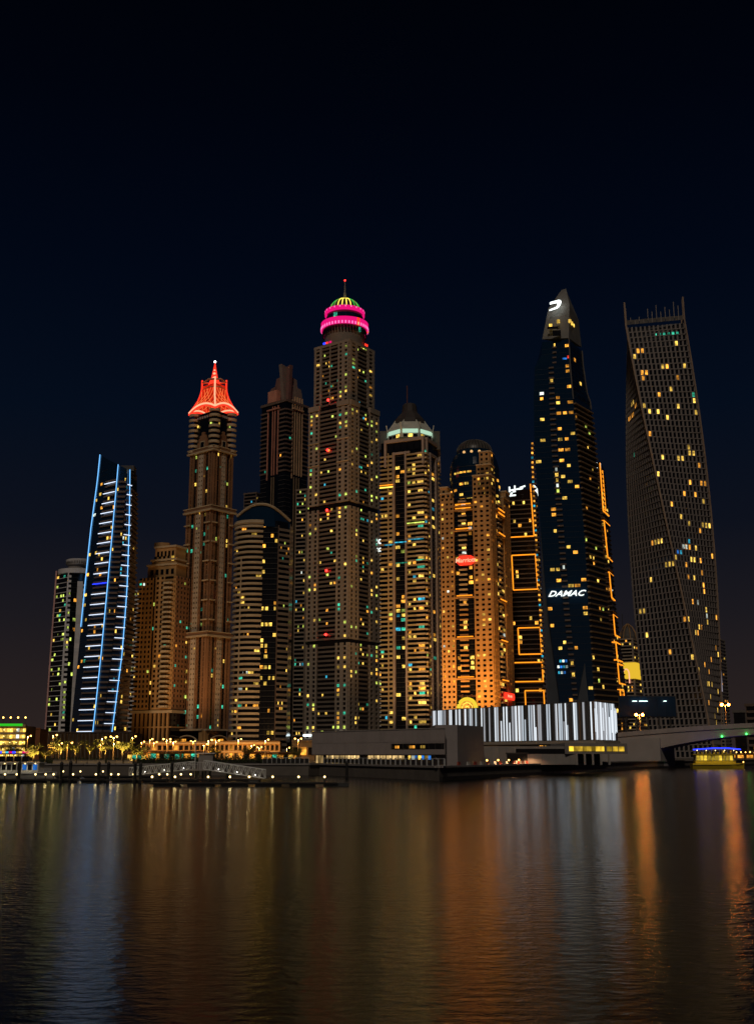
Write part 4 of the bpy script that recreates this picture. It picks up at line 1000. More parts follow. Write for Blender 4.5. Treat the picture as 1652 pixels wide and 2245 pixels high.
def tower_twist():
    Y = 700; s = 37.5; xb = xpx(1503, 1640, Y+20); t = Thing('twisted_tower', 'tall tower twisted a quarter turn with a grid of square windows', 'tower', (xb, Y+20, GZ))
    fh = 4.0; zt = zpx(712, Y+6)-GZ; n = int(zt/fh); h2 = s/2; R = R_(14); ncol = 13
    a_top, a_bot = math.radians(-14), math.radians(-14+82)
    off = lambda z: -4.6*z/zt
    ang = lambda z: a_bot+(a_top-a_bot)*z/zt
    v, f = [], []
    for i in range(n+1):
        a = ang(i*fh); c, q = math.cos(a), math.sin(a)
        for x, y in ((-h2, -h2), (h2, -h2), (h2, h2), (-h2, h2)): v.append((c*x-q*y+off(i*fh), q*x+c*y, i*fh))
    for i in range(n):
        for k in range(4): f.append((4*i+k, 4*i+(k+1) % 4, 4*i+4+(k+1) % 4, 4*i+4+k))
    f.append((4*n, 4*n+1, 4*n+2, 4*n+3)); t.geo('core', (v, f), dglass)
    it = []
    conc = solid('twist_concrete', (.25, .215, .195), .7, .12)
    def ring(items, w, depth, z, h, out, du):
        for k in range(4):
            r = k*math.pi/2; c, q = math.cos(r), math.sin(r); x, y = du, -(h2+out-depth/2)
            items.append(((c*x-q*y, q*x+c*y, z+h/2), r, (w, depth, h), conc))
    ring(it, s+1.1, .9, 0, .62, .55, 0)
    for j in range(ncol+1):
        du = -h2+s*j/ncol; ring(it, 1.15, .85, .62, fh-.62, .5, du)
    frame = boxes_mesh('storey_frame', it)
    for i in range(n): t.put('storey_frame', frame, (off(i*fh), 0, i*fh), ang((i+.5)*fh))
    # corner edge tubes
    for x, y in ((-h2, -h2), (h2, -h2), (h2, h2)):
        pts = []
        for i in range(0, 42):
            z = min(i*zt/40, zt+10 if i > 40 else zt); z = i*zt/40; a = ang(min(z, zt)); c, q = math.cos(a), math.sin(a); X, Yy = x*1.035, y*1.035
            pts.append((c*X-q*Yy+off(z), q*X+c*Yy, z+(9 if i == 41 else 0)))
        t.geo('corner_edge', tube(pts, .7, 4), solid('edge_bronze', (.36, .25, .17)))
    # lit rooms
    for i in range(2, n-3):
        runs = []
        if R.random() < .5:
            k = R.randrange(4); L = R.choice((1, 2, 2, 3, 4, 6, 8)); st = R.randrange(0, ncol); runs.append((k, st, L))
        if R.random() < .45: runs.append((R.choice((0, 1, 3)), R.randrange(ncol), R.choice((1, 1, 2, 3))))
        runs += [(R.choice((0, 1)), R.randrange(ncol), 1) for _ in range(2)]
        for k, st, L in runs:
            mt = pick([(LY, 6), (LA, 6), (LW, .6), (LT, .4)], R); a = ang((i+.5)*fh)
            for j in range(st, min(st+L, ncol)):
                if R.random() < .12: continue
                u = -h2+s*(j+.5)/ncol; r = a+k*math.pi/2; x, y = u, -(h2+.12)
                t.box('window', mt, (math.cos(r)*x-math.sin(r)*y+off(i*fh), math.sin(r)*x+math.cos(r)*y, i*fh+2.3), (s/ncol-1.25, .25, fh-.9), r, 2)
    # unlit panes
    for i in range(n):
        a = ang((i+.5)*fh)
        for k in (0, 1):
            for j in range(ncol):
                u = -h2+s*(j+.5)/ncol; r = a+k*math.pi/2; x, y = u, -(h2+.02)
                t.box('window', pane_m, (math.cos(r)*x-math.sin(r)*y+off(i*fh), math.sin(r)*x+math.cos(r)*y, i*fh+2.3), (s/ncol-1.2, .15, fh-.8), r, 0)
    # open crown: parapet screen and slender poles
    a = a_top
    for k in (0, 1, 3):
        for j in range(ncol+1):
            u = -h2+s*j/ncol; r = a+k*math.pi/2; x, y = u, -h2; X, Yy = math.cos(r)*x-math.sin(r)*y+off(zt), math.sin(r)*x+math.cos(r)*y
            hh = 7+5*R.random() if k == 0 and j > 4 else 3
            t.box('crown_pole', conc, (X, Yy, zt+hh/2+(2 if j % 2 else 0)), (.55, .55, hh), r)
            if k == 0 and j < ncol: t.box('crown_panel', grey_d, (X+math.cos(r)*1.4, Yy+math.sin(r)*1.4, zt+1.6), (2.6, .3, 3.2), r)
    for u, hh in ((-h2-.4, 12), (h2+.4, 15)):
        t.box('crown_mast', MT['edge_bronze'], (math.cos(a)*u+math.sin(a)*h2+off(zt), math.sin(a)*u-math.cos(a)*h2, zt+hh/2), (1.2, 1.2, hh), a)
    for j in range(6, 12):
        u = -h2+s*(j+.5)/ncol; t.box('window', LT, (math.cos(a)*u+math.sin(a)*(h2+.2)+off(zt), math.sin(a)*u-math.cos(a)*(h2+.2), zt-9), (1.6, .3, 1.6), a, 3)
    for j, mm in enumerate((LB, LC, LW, LW, LC)):
        i = int((zpx(1212, Y)-GZ)/fh); aa = ang((i+.5)*fh); r = aa
        u = -h2+s*(1.5+j)/ncol; x, y = u, -(h2+.2); t.box('window', mm, (math.cos(r)*x-math.sin(r)*y+off(i*fh), math.sin(r)*x+math.cos(r)*y, (i+j//2)*fh+2.2), (1.7, .3, 2.6), r, 3)
    return t.done()
tower_twist()

# ------------------------------------------------------------------ towers glimpsed behind and between
def back_tower(label, xl, xc, xr, Y, top, m, lit_, pal, kind='balc', al=None, seed=1, n=4, extra=None, cat='tower', name='background_tower', ph=.36):
    c = Corner(xl, xc, xr, Y, al); t = Thing(name, label, cat, c.loc); R = R_(seed); z = c.z(top)
    t.geo('core', prism(c.quad(.3), 0, z), dglass)
    st = [dict(k='pier', w=.04, m=m), dict(k=kind, w=.92, m=m, n=n, proj=.9, ph=ph, wf=.5, hf=.5, lit=lit_, pal=pal), dict(k='pier', w=.04, m=m)]
    facade(t, c.L(), 3, z, 3.7, st, R); facade(t, c.R(), 3, z, 3.7, st, R)
    ring_boxes(t, 'parapet', m, None, c.quad(), z, 1.6, .7)
    if extra: extra(t, c, z)
    return t.done()
back_tower('narrow white tower sliver between the light rung tower and the ochre tower', 276, 296, 301, 960, 1298, white_c, .14, PAL_LIME, al=20, seed=21, n=3)
back_tower('dark brown tower glimpsed behind the red crowned tower', 520, 548, 560, 1150, 1082, brown_d, .08, PAL_MIX, seed=22, n=4)
back_tower('dark balcony tower squeezed between the finned tower and the tallest tower', 640, 664, 676, 960, 1075, stoneD, .14, PAL_MIX, al=20, seed=23, n=4)
def sg3(t, c, z):
    p, q = c.L(-.5); L = math.dist(p, q); ang = -c.al
    zz = c.z(1187); x = p[0]+(q[0]-p[0])*.42; y = p[1]+(q[1]-p[1])*.42
    o = t.put('roof_sign', mesh('roof_sign', *prism([(-5, -.2), (5, -.2), (5, .2), (-5, .2)], -6.2, -5.8), metal_d), (x, y-2, zz), ang)
    t.put('letters', text_mesh('Mc', 8.5, sign_white, .3, 0, .2), (.5, -.6, 0), 0, parent=o, rx=math.pi/2)
    t.put('letters', text_mesh('28', 4.6, sign_white, .3, 0, .1), (3.2, -.6, -8), 0, parent=o, rx=math.pi/2)
back_tower('slim white balcony tower with white roof letters beside the tallest tower', 814, 838, 846, 940, 1210, white_c, .10, PAL_MIX, al=16, seed=24, n=3, extra=sg3, ph=.3)
def goldcap(t, c, z):
    m = c.mid(); zz = lambda py: c.z(py)
    gold = lamp_mat('gold_flood_glow', (1, .62, .04), .8)  # floodlight on the bands is put in as their own glow
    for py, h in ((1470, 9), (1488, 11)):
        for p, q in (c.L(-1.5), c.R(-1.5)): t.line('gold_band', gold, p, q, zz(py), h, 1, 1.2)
    p, q = c.L(-3.2); L = math.dist(p, q); ux, uy = (q[0]-p[0])/L, (q[1]-p[1])/L
    pts = [(p[0]+ux*(L*.62-3.4*math.cos(k*math.pi/8)), p[1]+uy*(L*.62-3.4*math.cos(k*math.pi/8)), zz(1490)+6+6*math.sin(k*math.pi/8)) for k in range(9)]
    pts = [(pts[0][0], pts[0][1], zz(1490)-4)]+pts+[(pts[-1][0], pts[-1][1], zz(1490)-4)]
    t.geo('arch_light', tube(pts, .7, 5), led_rib)
    zt = zz(1362)
    for i in range(8):
        a = 2*math.pi*i/8; t.geo('crown_rib', tube([(m[0]+11*math.cos(a)*k_, m[1]+11*math.sin(a)*k_, z+(zt-z)*w_) for k_, w_ in ((1, 0), (.85, .45), (.5, .8), (.05, 1))], .7, 4), solid('crown_gold', (.35, .2, .08)))
    t.geo('crown_core', lathe([(9, z-2), (9, z+6), (3, z+(zt-z)*.8), (.1, z+(zt-z)*.9)], 12), grey_d, loc=(m[0], m[1], 0))
    t.geo('mast', tube([(m[0]-6, m[1], z), (m[0]-6, m[1], zz(1340))], .35, 5), metal_d)
    for k, mt in enumerate((LB, LC, LB, LA)): t.geo('roof_lamp', ball(1.4, c=(m[0]-14+k*8, m[1]-16, z-2-3*(k % 2))), mt)
back_tower('distant apartment tower with golden glowing waist and ribbed crown left of the twisted tower', 1353, 1398, 1424, 1250, 1402, stone, .22, PAL_AMB, seed=25, n=5, extra=goldcap)
def edge_line(t, c, z):
    p = c.pt(-.8, -.8); t.geo('edge_light', tube([(p[0], p[1], z*.55), (p[0], p[1], z+14)], .6, 5), lamp_mat('edge_grey', (.55, .5, .6), .5))
    t.geo('roof_fin', prism([c.pt(2, 2), c.pt(2, 12), c.pt(9, 12), c.pt(9, 2)], z, z+12), grey_d)
back_tower('distant balcony tower peeking out right of the twisted tower', 1566, 1590, 1604, 1250, 1402, solid('grey_band', (.27, .24, .21)), .10, PAL_AMB, seed=26, n=3, extra=edge_line)
back_tower('plain grey block right of the twisted tower behind the bridge', 1612, 1640, 1650, 700, 1562, grey_d, .0, PAL_AMB, kind='glass', seed=27, n=2, cat='building', name='office_block')
back_tower('dark building cut by the right edge of the picture', 1641, 1668, 1690, 650, 1548, brown_d, .12, PAL_AMB, seed=28, n=3, cat='building', name='office_block')

for i, (px, Y, tx, tY, tz, e) in enumerate(((330, 745, 345, 800, 60, .55), (420, 740, 430, 800, 110, .6), (470, 735, 470, 805, 110, .55), (560, 640, 560, 705, 60, .6), (870, 790, 880, 862, 100, 1.7), (940, 790, 930, 865, 130, 1.4))):
    x = xpx(px, 1655, Y); flood((x, Y, GZ), (xpx(tx, 1655, tY), tY, tz), 95000*e, (1, .56, .22), 80, 'amber ground floodlight below the towers, %s from the left' % ORD[i], 'tower floodlights')

for i, (px, Y, tY) in enumerate(((300, 543, 560), (345, 543, 560), (395, 543, 560), (445, 543, 560), (482, 464, 480), (520, 464, 480), (560, 464, 480), (598, 464, 480))):  # floodlights added to brighten the arcade walls
    x = xpx(px, 1655, Y); flood((x, Y, GZ), (x, tY, GZ+4.5), 5200, (1, .46, .10), 130, 'small amber floodlight added to wash the ochre arcades, %s from the left' % ORD[i], 'added arcade floodlights')
# ------------------------------------------------------------------ low buildings by the water
def pxw(px, Y, py=1655): return xpx(px, py, Y)
def low_hotel():
    Y = 430; x0, x1 = pxw(-60, Y), pxw(53, Y); t = Thing('low_building', 'low building with rows of bright yellow floors and a green roof strip', 'building', (x0, Y, GZ)); w_ = x1-x0
    zt = zpx(1588, Y)-GZ; t.geo('core', prism([(0, .5), (w_-.4, .5), (w_-.4, 14), (0, 14)], 0, zt-.6), solid('warm_wall', (.45, .26, .10)))
    R = R_(31); n = 5; fh = (zt-1.5)/n
    for i in range(n):
        t.box('floor_slab', cream, (w_/2, 0, i*fh+.5), (w_, 1.6, .5)); 
        for j in range(16):
            t.box('window', LY if R.random() < .85 else LW, (w_*(j+.5)/16, .45, i*fh+1.7), (w_/16*.86, .2, fh*.58), 0, 1)
            if j % 2: t.box('terrace_lamp', warmbulb, (w_*(j+.5)/16, -.7, i*fh+fh*.75), (.22, .2, .22))
    t.box('parapet', sand, (w_/2, .2, zt-.5), (w_, 1.2, 1.0)); t.box('green_strip', lamp_mat('green_strip', (.03, .55, .02), 1.0), (w_/2-.6, -.5, zt-.2), (w_-1.2, .3, .9))
    for j in range(6):
        x = w_*(.25+j*.145); t.box('roof_lamp_pole', metal_d, (x, .5, zt+1.2), (.12, .12, 2.4)); t.geo('roof_lamp', ball(.30, c=(x, .4, zt+2.6)), sodium)
    t.done()
    beam('roof_glow', t.e, (w_*.7, -6, zt*.6), 900, (1, .6, .15), .5, 140, False)
low_hotel()
def block(name, label, px0, px1, Y, py, mat, dep=12, cat='building', win=None, base=0):
    x0, x1 = pxw(px0, Y), pxw(px1, Y); t = Thing(name, label, cat, (x0, Y, GZ)); w_ = x1-x0; zt = zpx(py, Y)-GZ
    t.geo('wall', prism([(0, 0), (w_, 0), (w_, dep), (0, dep)], base, zt), mat); t.box('parapet', mat, (w_/2, -.05, zt+.2), (w_+.4, .5, .5))
    if win: win(t, w_, zt)
    return t.done()
block('brick_block', 'plain rust coloured block beside the yellow lit low building', 52, 85, 470, 1598, solid('rust_wall', (.30, .10, .03)), win=lambda t, w_, zt: [t.box('pier', MT['rust_wall'], (w_*k/3, -.15, zt/2), (.4, .5, zt)) for k in range(4)])
def louv(t, w_, zt):
    R = R_(33)
    for k in range(62): t.box('louvre_fin', solid('louvre', (.22, .12, .05)) if k % 3 else stoneD, (w_*(k+.5)/62, -.5-.35*R.random(), zt*.5), (w_/62*.36, .8, zt*R.uniform(.93, 1.0)))
block('louvre_building', 'long dark brown building clad in vertical louvre fins below the light rung tower', 104, 291, 440, 1607, solid('louvre_back', (.06, .035, .02)), 16, win=louv)
def arcade(t, w_, zt):
    R = R_(34)
    t.box('cornice', cream, (w_/2, -.5, zt-.4), (w_+.6, 1.4, .7)); t.box('slab', cream, (w_/2, -.4, zt*.45), (w_, 1.2, .5))
    n = 15
    for k in range(n+1): t.box('column', sand, (w_*k/n, -.5, zt*.5), (.7, .7, zt))
    for k in range(n):
        t.box('shop_window', LA if R.random() < .5 else pane_m, (w_*(k+.5)/n, -.06, zt*.22), (w_/n*.7, .2, zt*.30), 0, 1)
        t.box('shop_window', LA if R.random() < .12 else pane_m, (w_*(k+.5)/n, -.06, zt*.68), (w_/n*.7, .2, zt*.28), 0, 1)
block('arcade_building', 'long low ochre arcade lit by street lamps below the curved tower', 462, 612, 480, 1627, orange_stone, 12, win=arcade)
block('arcade_building', 'low ochre podium at the foot of the ochre and red crowned towers', 285, 462, 560, 1628, orange_stone, 12, win=arcade)
block('kiosk_block', 'small ochre pavilion under double street lamps left of the grey pavilion', 640, 690, 400, 1626, orange_stone, 8, win=lambda t, w_, zt: [t.box('opening', LA if k % 2 else pane_m, (w_*(k+.5)/3, -.1, zt*.5), (w_/4, .3, zt*.4)) for k in range(3)])

# grey exhibition pavilion on the quay
def pavilion():
    A = (pxw(684, 234), 234.0); B = (pxw(975, 200), 200.0); C = (pxw(1060, 214), 214.0)
    wall = solid('pavilion_plaster', (.42, .36, .335), .75, .10, .5)
    t = Thing('pavilion', 'long grey windowless pavilion with lit glass ground floor on the quay', 'pavilion', (0, 0, 0))
    z0 = zpx(1654.5, 212); zt = zpx(1601, 212)
    back = [(C[0], C[1]+24), (A[0]+3, A[1]+24)]
    t.geo('upper_storey', prism([A, B, (B[0]+.01, B[1]+26), (A[0]+3, A[1]+24)], z0, zt), wall)
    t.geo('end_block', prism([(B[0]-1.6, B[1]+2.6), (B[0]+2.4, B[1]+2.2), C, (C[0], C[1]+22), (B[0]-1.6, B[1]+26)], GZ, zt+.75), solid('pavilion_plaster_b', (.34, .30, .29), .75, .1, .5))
    # cladding panels with open joints, individually
    n = 22
    for k in range(n):
        for r in range(2):
            if .60 < (k+.5)/n < .985 and r == 0: pass
            a, b = (k+.015)/n, (k+.985)/n
            zz0, hh = (z0+.03, (zt-z0)*.5-.06) if r == 0 else (z0+(zt-z0)*.5+.02, (zt-z0)*.5-.04)
            if r == 0 and a > .62:
                t.line('cladding_panel', wall, A, B, z0+.03, .9, .09, .16, a, b); t.line('cladding_panel', wall, A, B, z0+(zt-z0)*.5-.25, .23, .09, .16, a, b); continue
            t.line('cladding_panel', wall, A, B, zz0, hh, .09, .16, a, b)
    # ribbon window
    t.line('ribbon_window', dglass, A, B, z0+.95, (zt-z0)*.5-1.25, .03, .1, .625, .995, 2)
    for k in range(9): t.line('window_mullion', metal_d, A, B, z0+.95, (zt-z0)*.5-1.25, .10, .12, .63+k*.044, .633+k*.044)
    for a, b, m in ((.66, .69, LA), (.76, .80, LA), (.84, .87, LY)): t.line('window_glow', m, A, B, z0+1.15, .5, .06, .06, a, b, 1)
    # ground floor glazing
    gi = [(A[0]+.8, A[1]+1.2), (B[0]-1.7, B[1]+1.2)]
    t.geo('ground_floor', prism([gi[0], gi[1], (gi[1][0], gi[1][1]+18), (gi[0][0], gi[0][1]+18)], GZ, z0-.01), metal_d)
    R = R_(41); n = 40
    for k in range(n):
        a, b = (k+.06)/n, (k+.94)/n
        mt = SHOP if R.random() < .9 else pane_m
        if .80 < a < .98: mt = R.choice([LB, LY, LW, pane_m, LB])
        if .40 < a < .46: mt = pane_m
        t.line('shop_pane', mt, *gi, GZ+.35, z0-GZ-.5, .06, .1, a, b, 2)
        if k % 2: t.line('shop_mullion', metal_d, *gi, GZ+.1, z0-GZ-.15, .14, .16, a-.003, a+.001)
    t.geo('roof_rim', tube([(A[0], A[1]-.1, zt+.05), (B[0], B[1]-.1, zt+.05)], .14, 4), grey_c)
    for k in range(7): t.box('roof_plant', metal_d, (A[0]+9+k*2.6, A[1]+9+(k % 3)*2, zt+.4), (1.6, 1.4, .5+.25*(k % 3)))
    return t.done()
SHOP = lit('shop_display', (1, .66, .26), .95)
pavilion()

def barcode_hall():
    RC = (pxw(1303, 250), 250.0); LC_ = (pxw(945, 304), 304.0); RR = (pxw(1355, 264), 264.0)
    t = Thing('exhibition_hall', 'dark box hall with glowing white vertical bar code stripes', 'exhibition hall', (0, 0, 0))
    zb, zt = zpx(1623, 250), zpx(1537, 250)
    t.geo('box_wall', prism([LC_, RC, RR, (RR[0]-10, RR[1]+40), (LC_[0]+4, LC_[1]+34)], zb, zt), solid('hall_grey', (.12, .11, .105), .5, .2, .6))
    t.geo('soffit', prism([(LC_[0]-.3, LC_[1]-.4), (RC[0]+.1, RC[1]-.6), (RR[0]+.5, RR[1]-.2), (RR[0]-10, RR[1]+38), (LC_[0]+4, LC_[1]+32)], zb-.7, zb-.01), solid('pale_soffit', (.5, .42, .33)))
    R = R_(42); n = 150
    x = 0.0
    brown = solid('fin_brown', (.20, .12, .07), .5)
    while x < 1.0:
        g_ = R.choice([.004, .005, .006, .009, .014, .022, .030, .034]); x += g_
        if x > .995: break
        full = R.random() < .86; w_ = R.choice([.0022, .0028, .0035, .0045, .006])
        h0 = 0 if full else 0; h1 = 1 if full else R.uniform(.35, .7)
        t.line('light_stripe', STRIPE[R.randrange(3)], LC_, RC, zb+.15, (zt-zb-.3)*h1, .22, .25, x, x+w_, 1)
        x += w_
    for k in range(26): t.line('wall_fin', brown if k % 3 == 0 else metal_d, LC_, RC, zb+.1, zt-zb-.15, .36, .4, (k+.2)/26, (k+.26)/26)
    x = .03
    while x < .97:
        w_ = R.choice([.012, .016, .022]); full = R.random() < .7
        t.line('light_stripe', STRIPE[R.randrange(3)], RC, RR, zb+.15 if full else zb+2.5*R.random(), (zt-zb)*(.97 if full else .6), .22, .25, x, x+w_, 1); x += w_+R.choice([.008, .012, .02, .035])
    t.box('corner_post', brown, (RC[0], RC[1]-.15, (zb+zt)/2), (.5, .5, zt-zb))
    # lower storeys
    conc = solid('hall_concrete', (.33, .30, .275), .8, .12, .4)
    a, b = (pxw(1014, 226), 226.0), (pxw(1262, 232), 232.0); c = (pxw(1375, 240), 240.0)
    z1 = zpx(1636, 228)
    t.geo('lower_wall', prism([a, b, (b[0]+2, b[1]+16), (a[0], a[1]+30)], GZ, z1), conc)
    for k in range(16): t.line('wall_panel', conc, a, b, GZ+.05, z1-GZ-.1, .08, .14, (k+.012)/16, (k+.988)/16)
    t.line('garage_door', black, a, b, GZ+.1, 2.1, .14, .2, .38, .56, 2)
    t.line('garage_frame', metal_d, a, b, GZ+2.2, .25, .2, .26, .37, .57)
    t.line('dark_window', pane_m, a, b, z1-1.5, 1.0, .14, .2, .46, .93, 2)
    zc0, zc1 = zpx(1656, 238), zpx(1630, 238)
    t.geo('canteen_block', prism([(b[0]-2.5, b[1]-1.5), (c[0]-5.5, c[1]-4), (c[0], c[1]), (c[0]-2, c[1]+18), (b[0]-2.5, b[1]+18)], zc0+.3, zc1), conc)
    p, q = (b[0]-2.5, b[1]-1.5), (c[0]-5.5, c[1]-4)
    for k in range(8): t.line('canteen_window', CANT, p, q, zc0+.85, zc1-zc0-1.5, .08, .12, .10+k*.108, .202+k*.108, 2)
    p2, q2 = q, c
    for k in range(3): t.line('canteen_window', CANT, p2, q2, zc0+.85, zc1-zc0-1.5, .08, .12, .05+k*.28, .28+k*.28, 2)
    t.geo('undercroft', prism([(b[0]-1, b[1]+1), (c[0]-6, c[1]-1), (c[0]-6, c[1]+14), (b[0]-1, b[1]+14)], GZ, zc0+.3), black)
    for k in range(5): t.box('undercroft_column', conc, (b[0]+k*(c[0]-6-b[0])/4, b[1]-.4-k*.3, (GZ+zc0+.3)/2), (.4, .4, zc0+.3-GZ))
    return t.done()
STRIPE = [lamp_mat('stripe_a', (.86, .93, 1), 1.0), lamp_mat('stripe_b', (.80, .90, 1), .6), lamp_mat('stripe_c', (.9, .93, 1), .38)]
CANT = lit('canteen_room', (1, .62, .05), 1.0)
barcode_hall()

# jersey barriers along the right quay: red and white, each its own
bar_prof = [(-.30, 0), (.30, 0), (.26, .18), (.12, .40), (.09, .85), (-.09, .85), (-.12, .40), (-.26, .18)]
def barrier_mesh(m, L):
    n = len(bar_prof); v = [(-L/2, y, z) for y, z in bar_prof]+[(L/2, y, z) for y, z in bar_prof]
    return mesh('traffic_barrier', v, [tuple(range(n)), tuple(reversed(range(n, 2*n)))]+[(i, n+i, n+(i+1) % n, (i+1) % n) for i in range(n)], m)
bm_r = barrier_mesh(solid('barrier_red', (.42, .06, .035), .5, .2, 1), 1.25); bm_w = barrier_mesh(solid('barrier_white', (.62, .60, .56), .5, .2, 1), 1.25)
L = math.dist(c1, c2); ux, uy = (c2[0]-c1[0])/L, (c2[1]-c1[1])/L; ang = math.atan2(uy, ux)
k = 0; d = 14.0
while d < L-6 and k < 38:
    m = bm_w if k % 2 else bm_r
    single('traffic_barrier', m, '%s plastic traffic barrier on the right quay, %s from the left end of the row' % ('white' if k % 2 else 'red', ORD[k]), 'barrier', (c1[0]+ux*d-uy*1.7, c1[1]+uy*d+ux*1.7, GZ), ang, 'barriers along the right quay')
    d += 1.45 if k % 7 else 2.6; k += 1
    if k < 9: d += 2.2
while d < L+30 and k < 60: break

# glass railing in front of the pavilion
def railing(p, q, label, n):
    t = Thing('glass_railing', label, 'railing', (0, 0, 0)); g = glass('rail_glass', (.03, .03, .032), .15)
    for k in range(n):
        t.line('glass_panel', g, p, q, GZ+.42, .85, -.95, .05, (k+.05)/n, (k+.95)/n)
    for k in range(n+1): t.line('rail_post', metal_w, p, q, GZ+.30, 1.1, -.9, .1, max(k/n-.0035, 0), k/n+.0035)
    t.line('handrail', metal_w, p, q, GZ+1.4, .07, -.9, .12)
    return t.done()
railing(c0, c1, 'glass panel railing on the quay in front of the grey pavilion', 26)
railing((pxw(575, QL), QL), (c0[0]-2, QL), 'short run of glass railing between the gangways and the grey pavilion', 10)

# low yellow lit planter walls under the promenade trees
def planter(px0, px1, label):
    x0, x1 = pxw(px0, QL+6), pxw(px1, QL+6); t = Thing('planter_wall', label, 'planter', (x0, QL+6, GZ)); n = max(2, int((x1-x0)/1.6)); w_ = (x1-x0)/n
    for k in range(n):
        t.box('facing_stone', cream, (w_*(k+.5), 0, .45), (w_*.975, .5, .9)); t.box('cap_stone', stone, (w_*(k+.5), -.02, .95), (w_*.985, .7, .1))
    return t.done()
planter(118, 232, 'pale stone planter wall under the lit trees, left run'); planter(236, 292, 'pale stone planter wall under the lit trees, right run')

# ------------------------------------------------------------------ street lamps
def lamp_proto(label, loc, h, heads, rz=0, arm=1.0, energy=700, group='promenade street lamps', col=(1, .52, .12), bulb=None):
    bulb = bulb or (.24, sodium)
    t = Thing('street_lamp', label, 'street lamp', loc, rz, group)
    t.geo('pole', tube([(0, 0, 0), (0, 0, h*.5), (0, 0, h)], .13, 6, r1=.06), solid('lamp_pole', (.42, .30, .16), .5))
    t.geo('foot', prism([(.22*math.cos(a*math.pi/4), .22*math.sin(a*math.pi/4)) for a in range(8)], 0, .35), metal_d)
    for s in ((-1, 1) if heads == 2 else (1,)):
        arm_ = t.geo('arm', tube([(0, 0, h-.15), (s*arm*.6, 0, h+.12), (s*arm, 0, h+.15)], .05, 5), MT['lamp_pole'])
        t.put('lamp_head', cube(metal_d), (s*arm, 0, h+.24), 0, (.75, .34, .14), parent=arm_)
        t.geo('bulb', ball(bulb[0], 8, 6, c=(s*arm, 0, h+.02)), bulb[1], parent=arm_)
    beam('lamp_light', t.e, (0, -.1, h-.25), energy, col, .25, 140, False)
    return t
Z3x, Z3y = (lambda x: x*.365), (lambda y: 1556.6+y*.365)
lam = [(168, 155, 330, 1), (322, 150, 300, 1), (358, 200, 330, 1), (408, 196, 250, 1), (615, 165, 290, 1), (603, 203, 340, 1), (685, 160, 280, 2), (685, 194, 248, 1), (797, 158, 330, 1), (850, 190, 360, 1),
       (900, 175, 320, 1), (925, 192, 370, 1), (1003, 175, 300, 2), (1040, 190, 380, 2), (1160, 186, 400, 2), (1225, 205, 330, 1), (1252, 180, 300, 1), (1297, 183, 310, 1), (1432, 175, 330, 1),
       (1510, 211, 380, 1), (1530, 224, 390, 1), (1556, 223, 385, 1), (1594, 178, 310, 1), (1722, 226, 400, 1), (1790, 172, 330, 2)]
lam.sort()
for i, (x, y, Y, hd) in enumerate(lam):
    px, py = Z3x(x), Z3y(y); h = zpx(py, Y)-GZ
    lamp_proto('amber street lamp on the promenade, %s of its row from the left' % ORD[i], (xpx(px, py, Y), Y, GZ), h, hd, (0, .5, -.4, .2)[i % 4], .9, 7000)
# low kiosks and stalls lit under the lamps (amber shop fronts)
R = R_(51)
for i, (px, Y, w_, hh) in enumerate(((300, 300, 5, 2.6), (330, 330, 7, 3), (372, 320, 6, 2.8), (418, 340, 8, 3.0), (560, 330, 7, 2.8), (596, 320, 6, 2.6), (632, 300, 5, 2.6))):
    t = Thing('market_kiosk', 'low amber lit kiosk behind the promenade trees, %s from the left' % ORD[i], 'kiosk', (pxw(px, Y), Y, GZ), 0, 'promenade kiosks')
    t.geo('wall', prism([(-w_/2, 0), (w_/2, 0), (w_/2, 3), (-w_/2, 3)], 0, hh), orange_stone); t.geo('roof', prism([(-w_/2-.5, -.9), (w_/2+.5, -.9), (w_/2+.5, 3.3), (-w_/2-.5, 3.3)], hh, hh+.22), terra)
    for k in range(4): t.put('counter_window', cube(R.choice([LA, LY, LA, pane_m, LT])), (-w_/2+w_*(k+.5)/4, -.05, hh*.55), 0, (w_/5, .15, hh*.45))
# hedge in front of them
def hedge(px0, px1, Y, h, label, seed):
    R = R_(seed); x0, x1 = pxw(px0, Y), pxw(px1, Y); v, f = [], []
    for k in range(int((x1-x0)*110)):
        c = Vector((R.uniform(x0, x1), Y+R.uniform(-.5, .7), GZ+h*(R.random()**.8)*(.8+.3*math.sin(k*.37)))); a = Vector((R.gauss(0, 1), R.gauss(0, 1), R.gauss(0, 1))).normalized()*.13; b = a.orthogonal().normalized()*.10
        o = len(v); v += [c-a-b, c+a-b, c+a+b, c-a+b]; f.append((o, o+1, o+2, o+3))
    t = Thing('hedge', label, 'hedge', (0, 0, 0)); t.geo('foliage', (v, f), solid('hedge_leaf', (.05, .07, .02), .6, .4, 2)); t.geo('stems', prism([(x0, Y-.2), (x1, Y-.2), (x1, Y+.3), (x0, Y+.3)], GZ, GZ+h*.45), solid('hedge_wood', (.02, .018, .012)))
hedge(300, 660, 262, 1.9, 'long dark clipped hedge across the back of the promenade', 52)
hedge(88, 296, 258, 1.3, 'low dark hedge behind the lit promenade trees', 53)

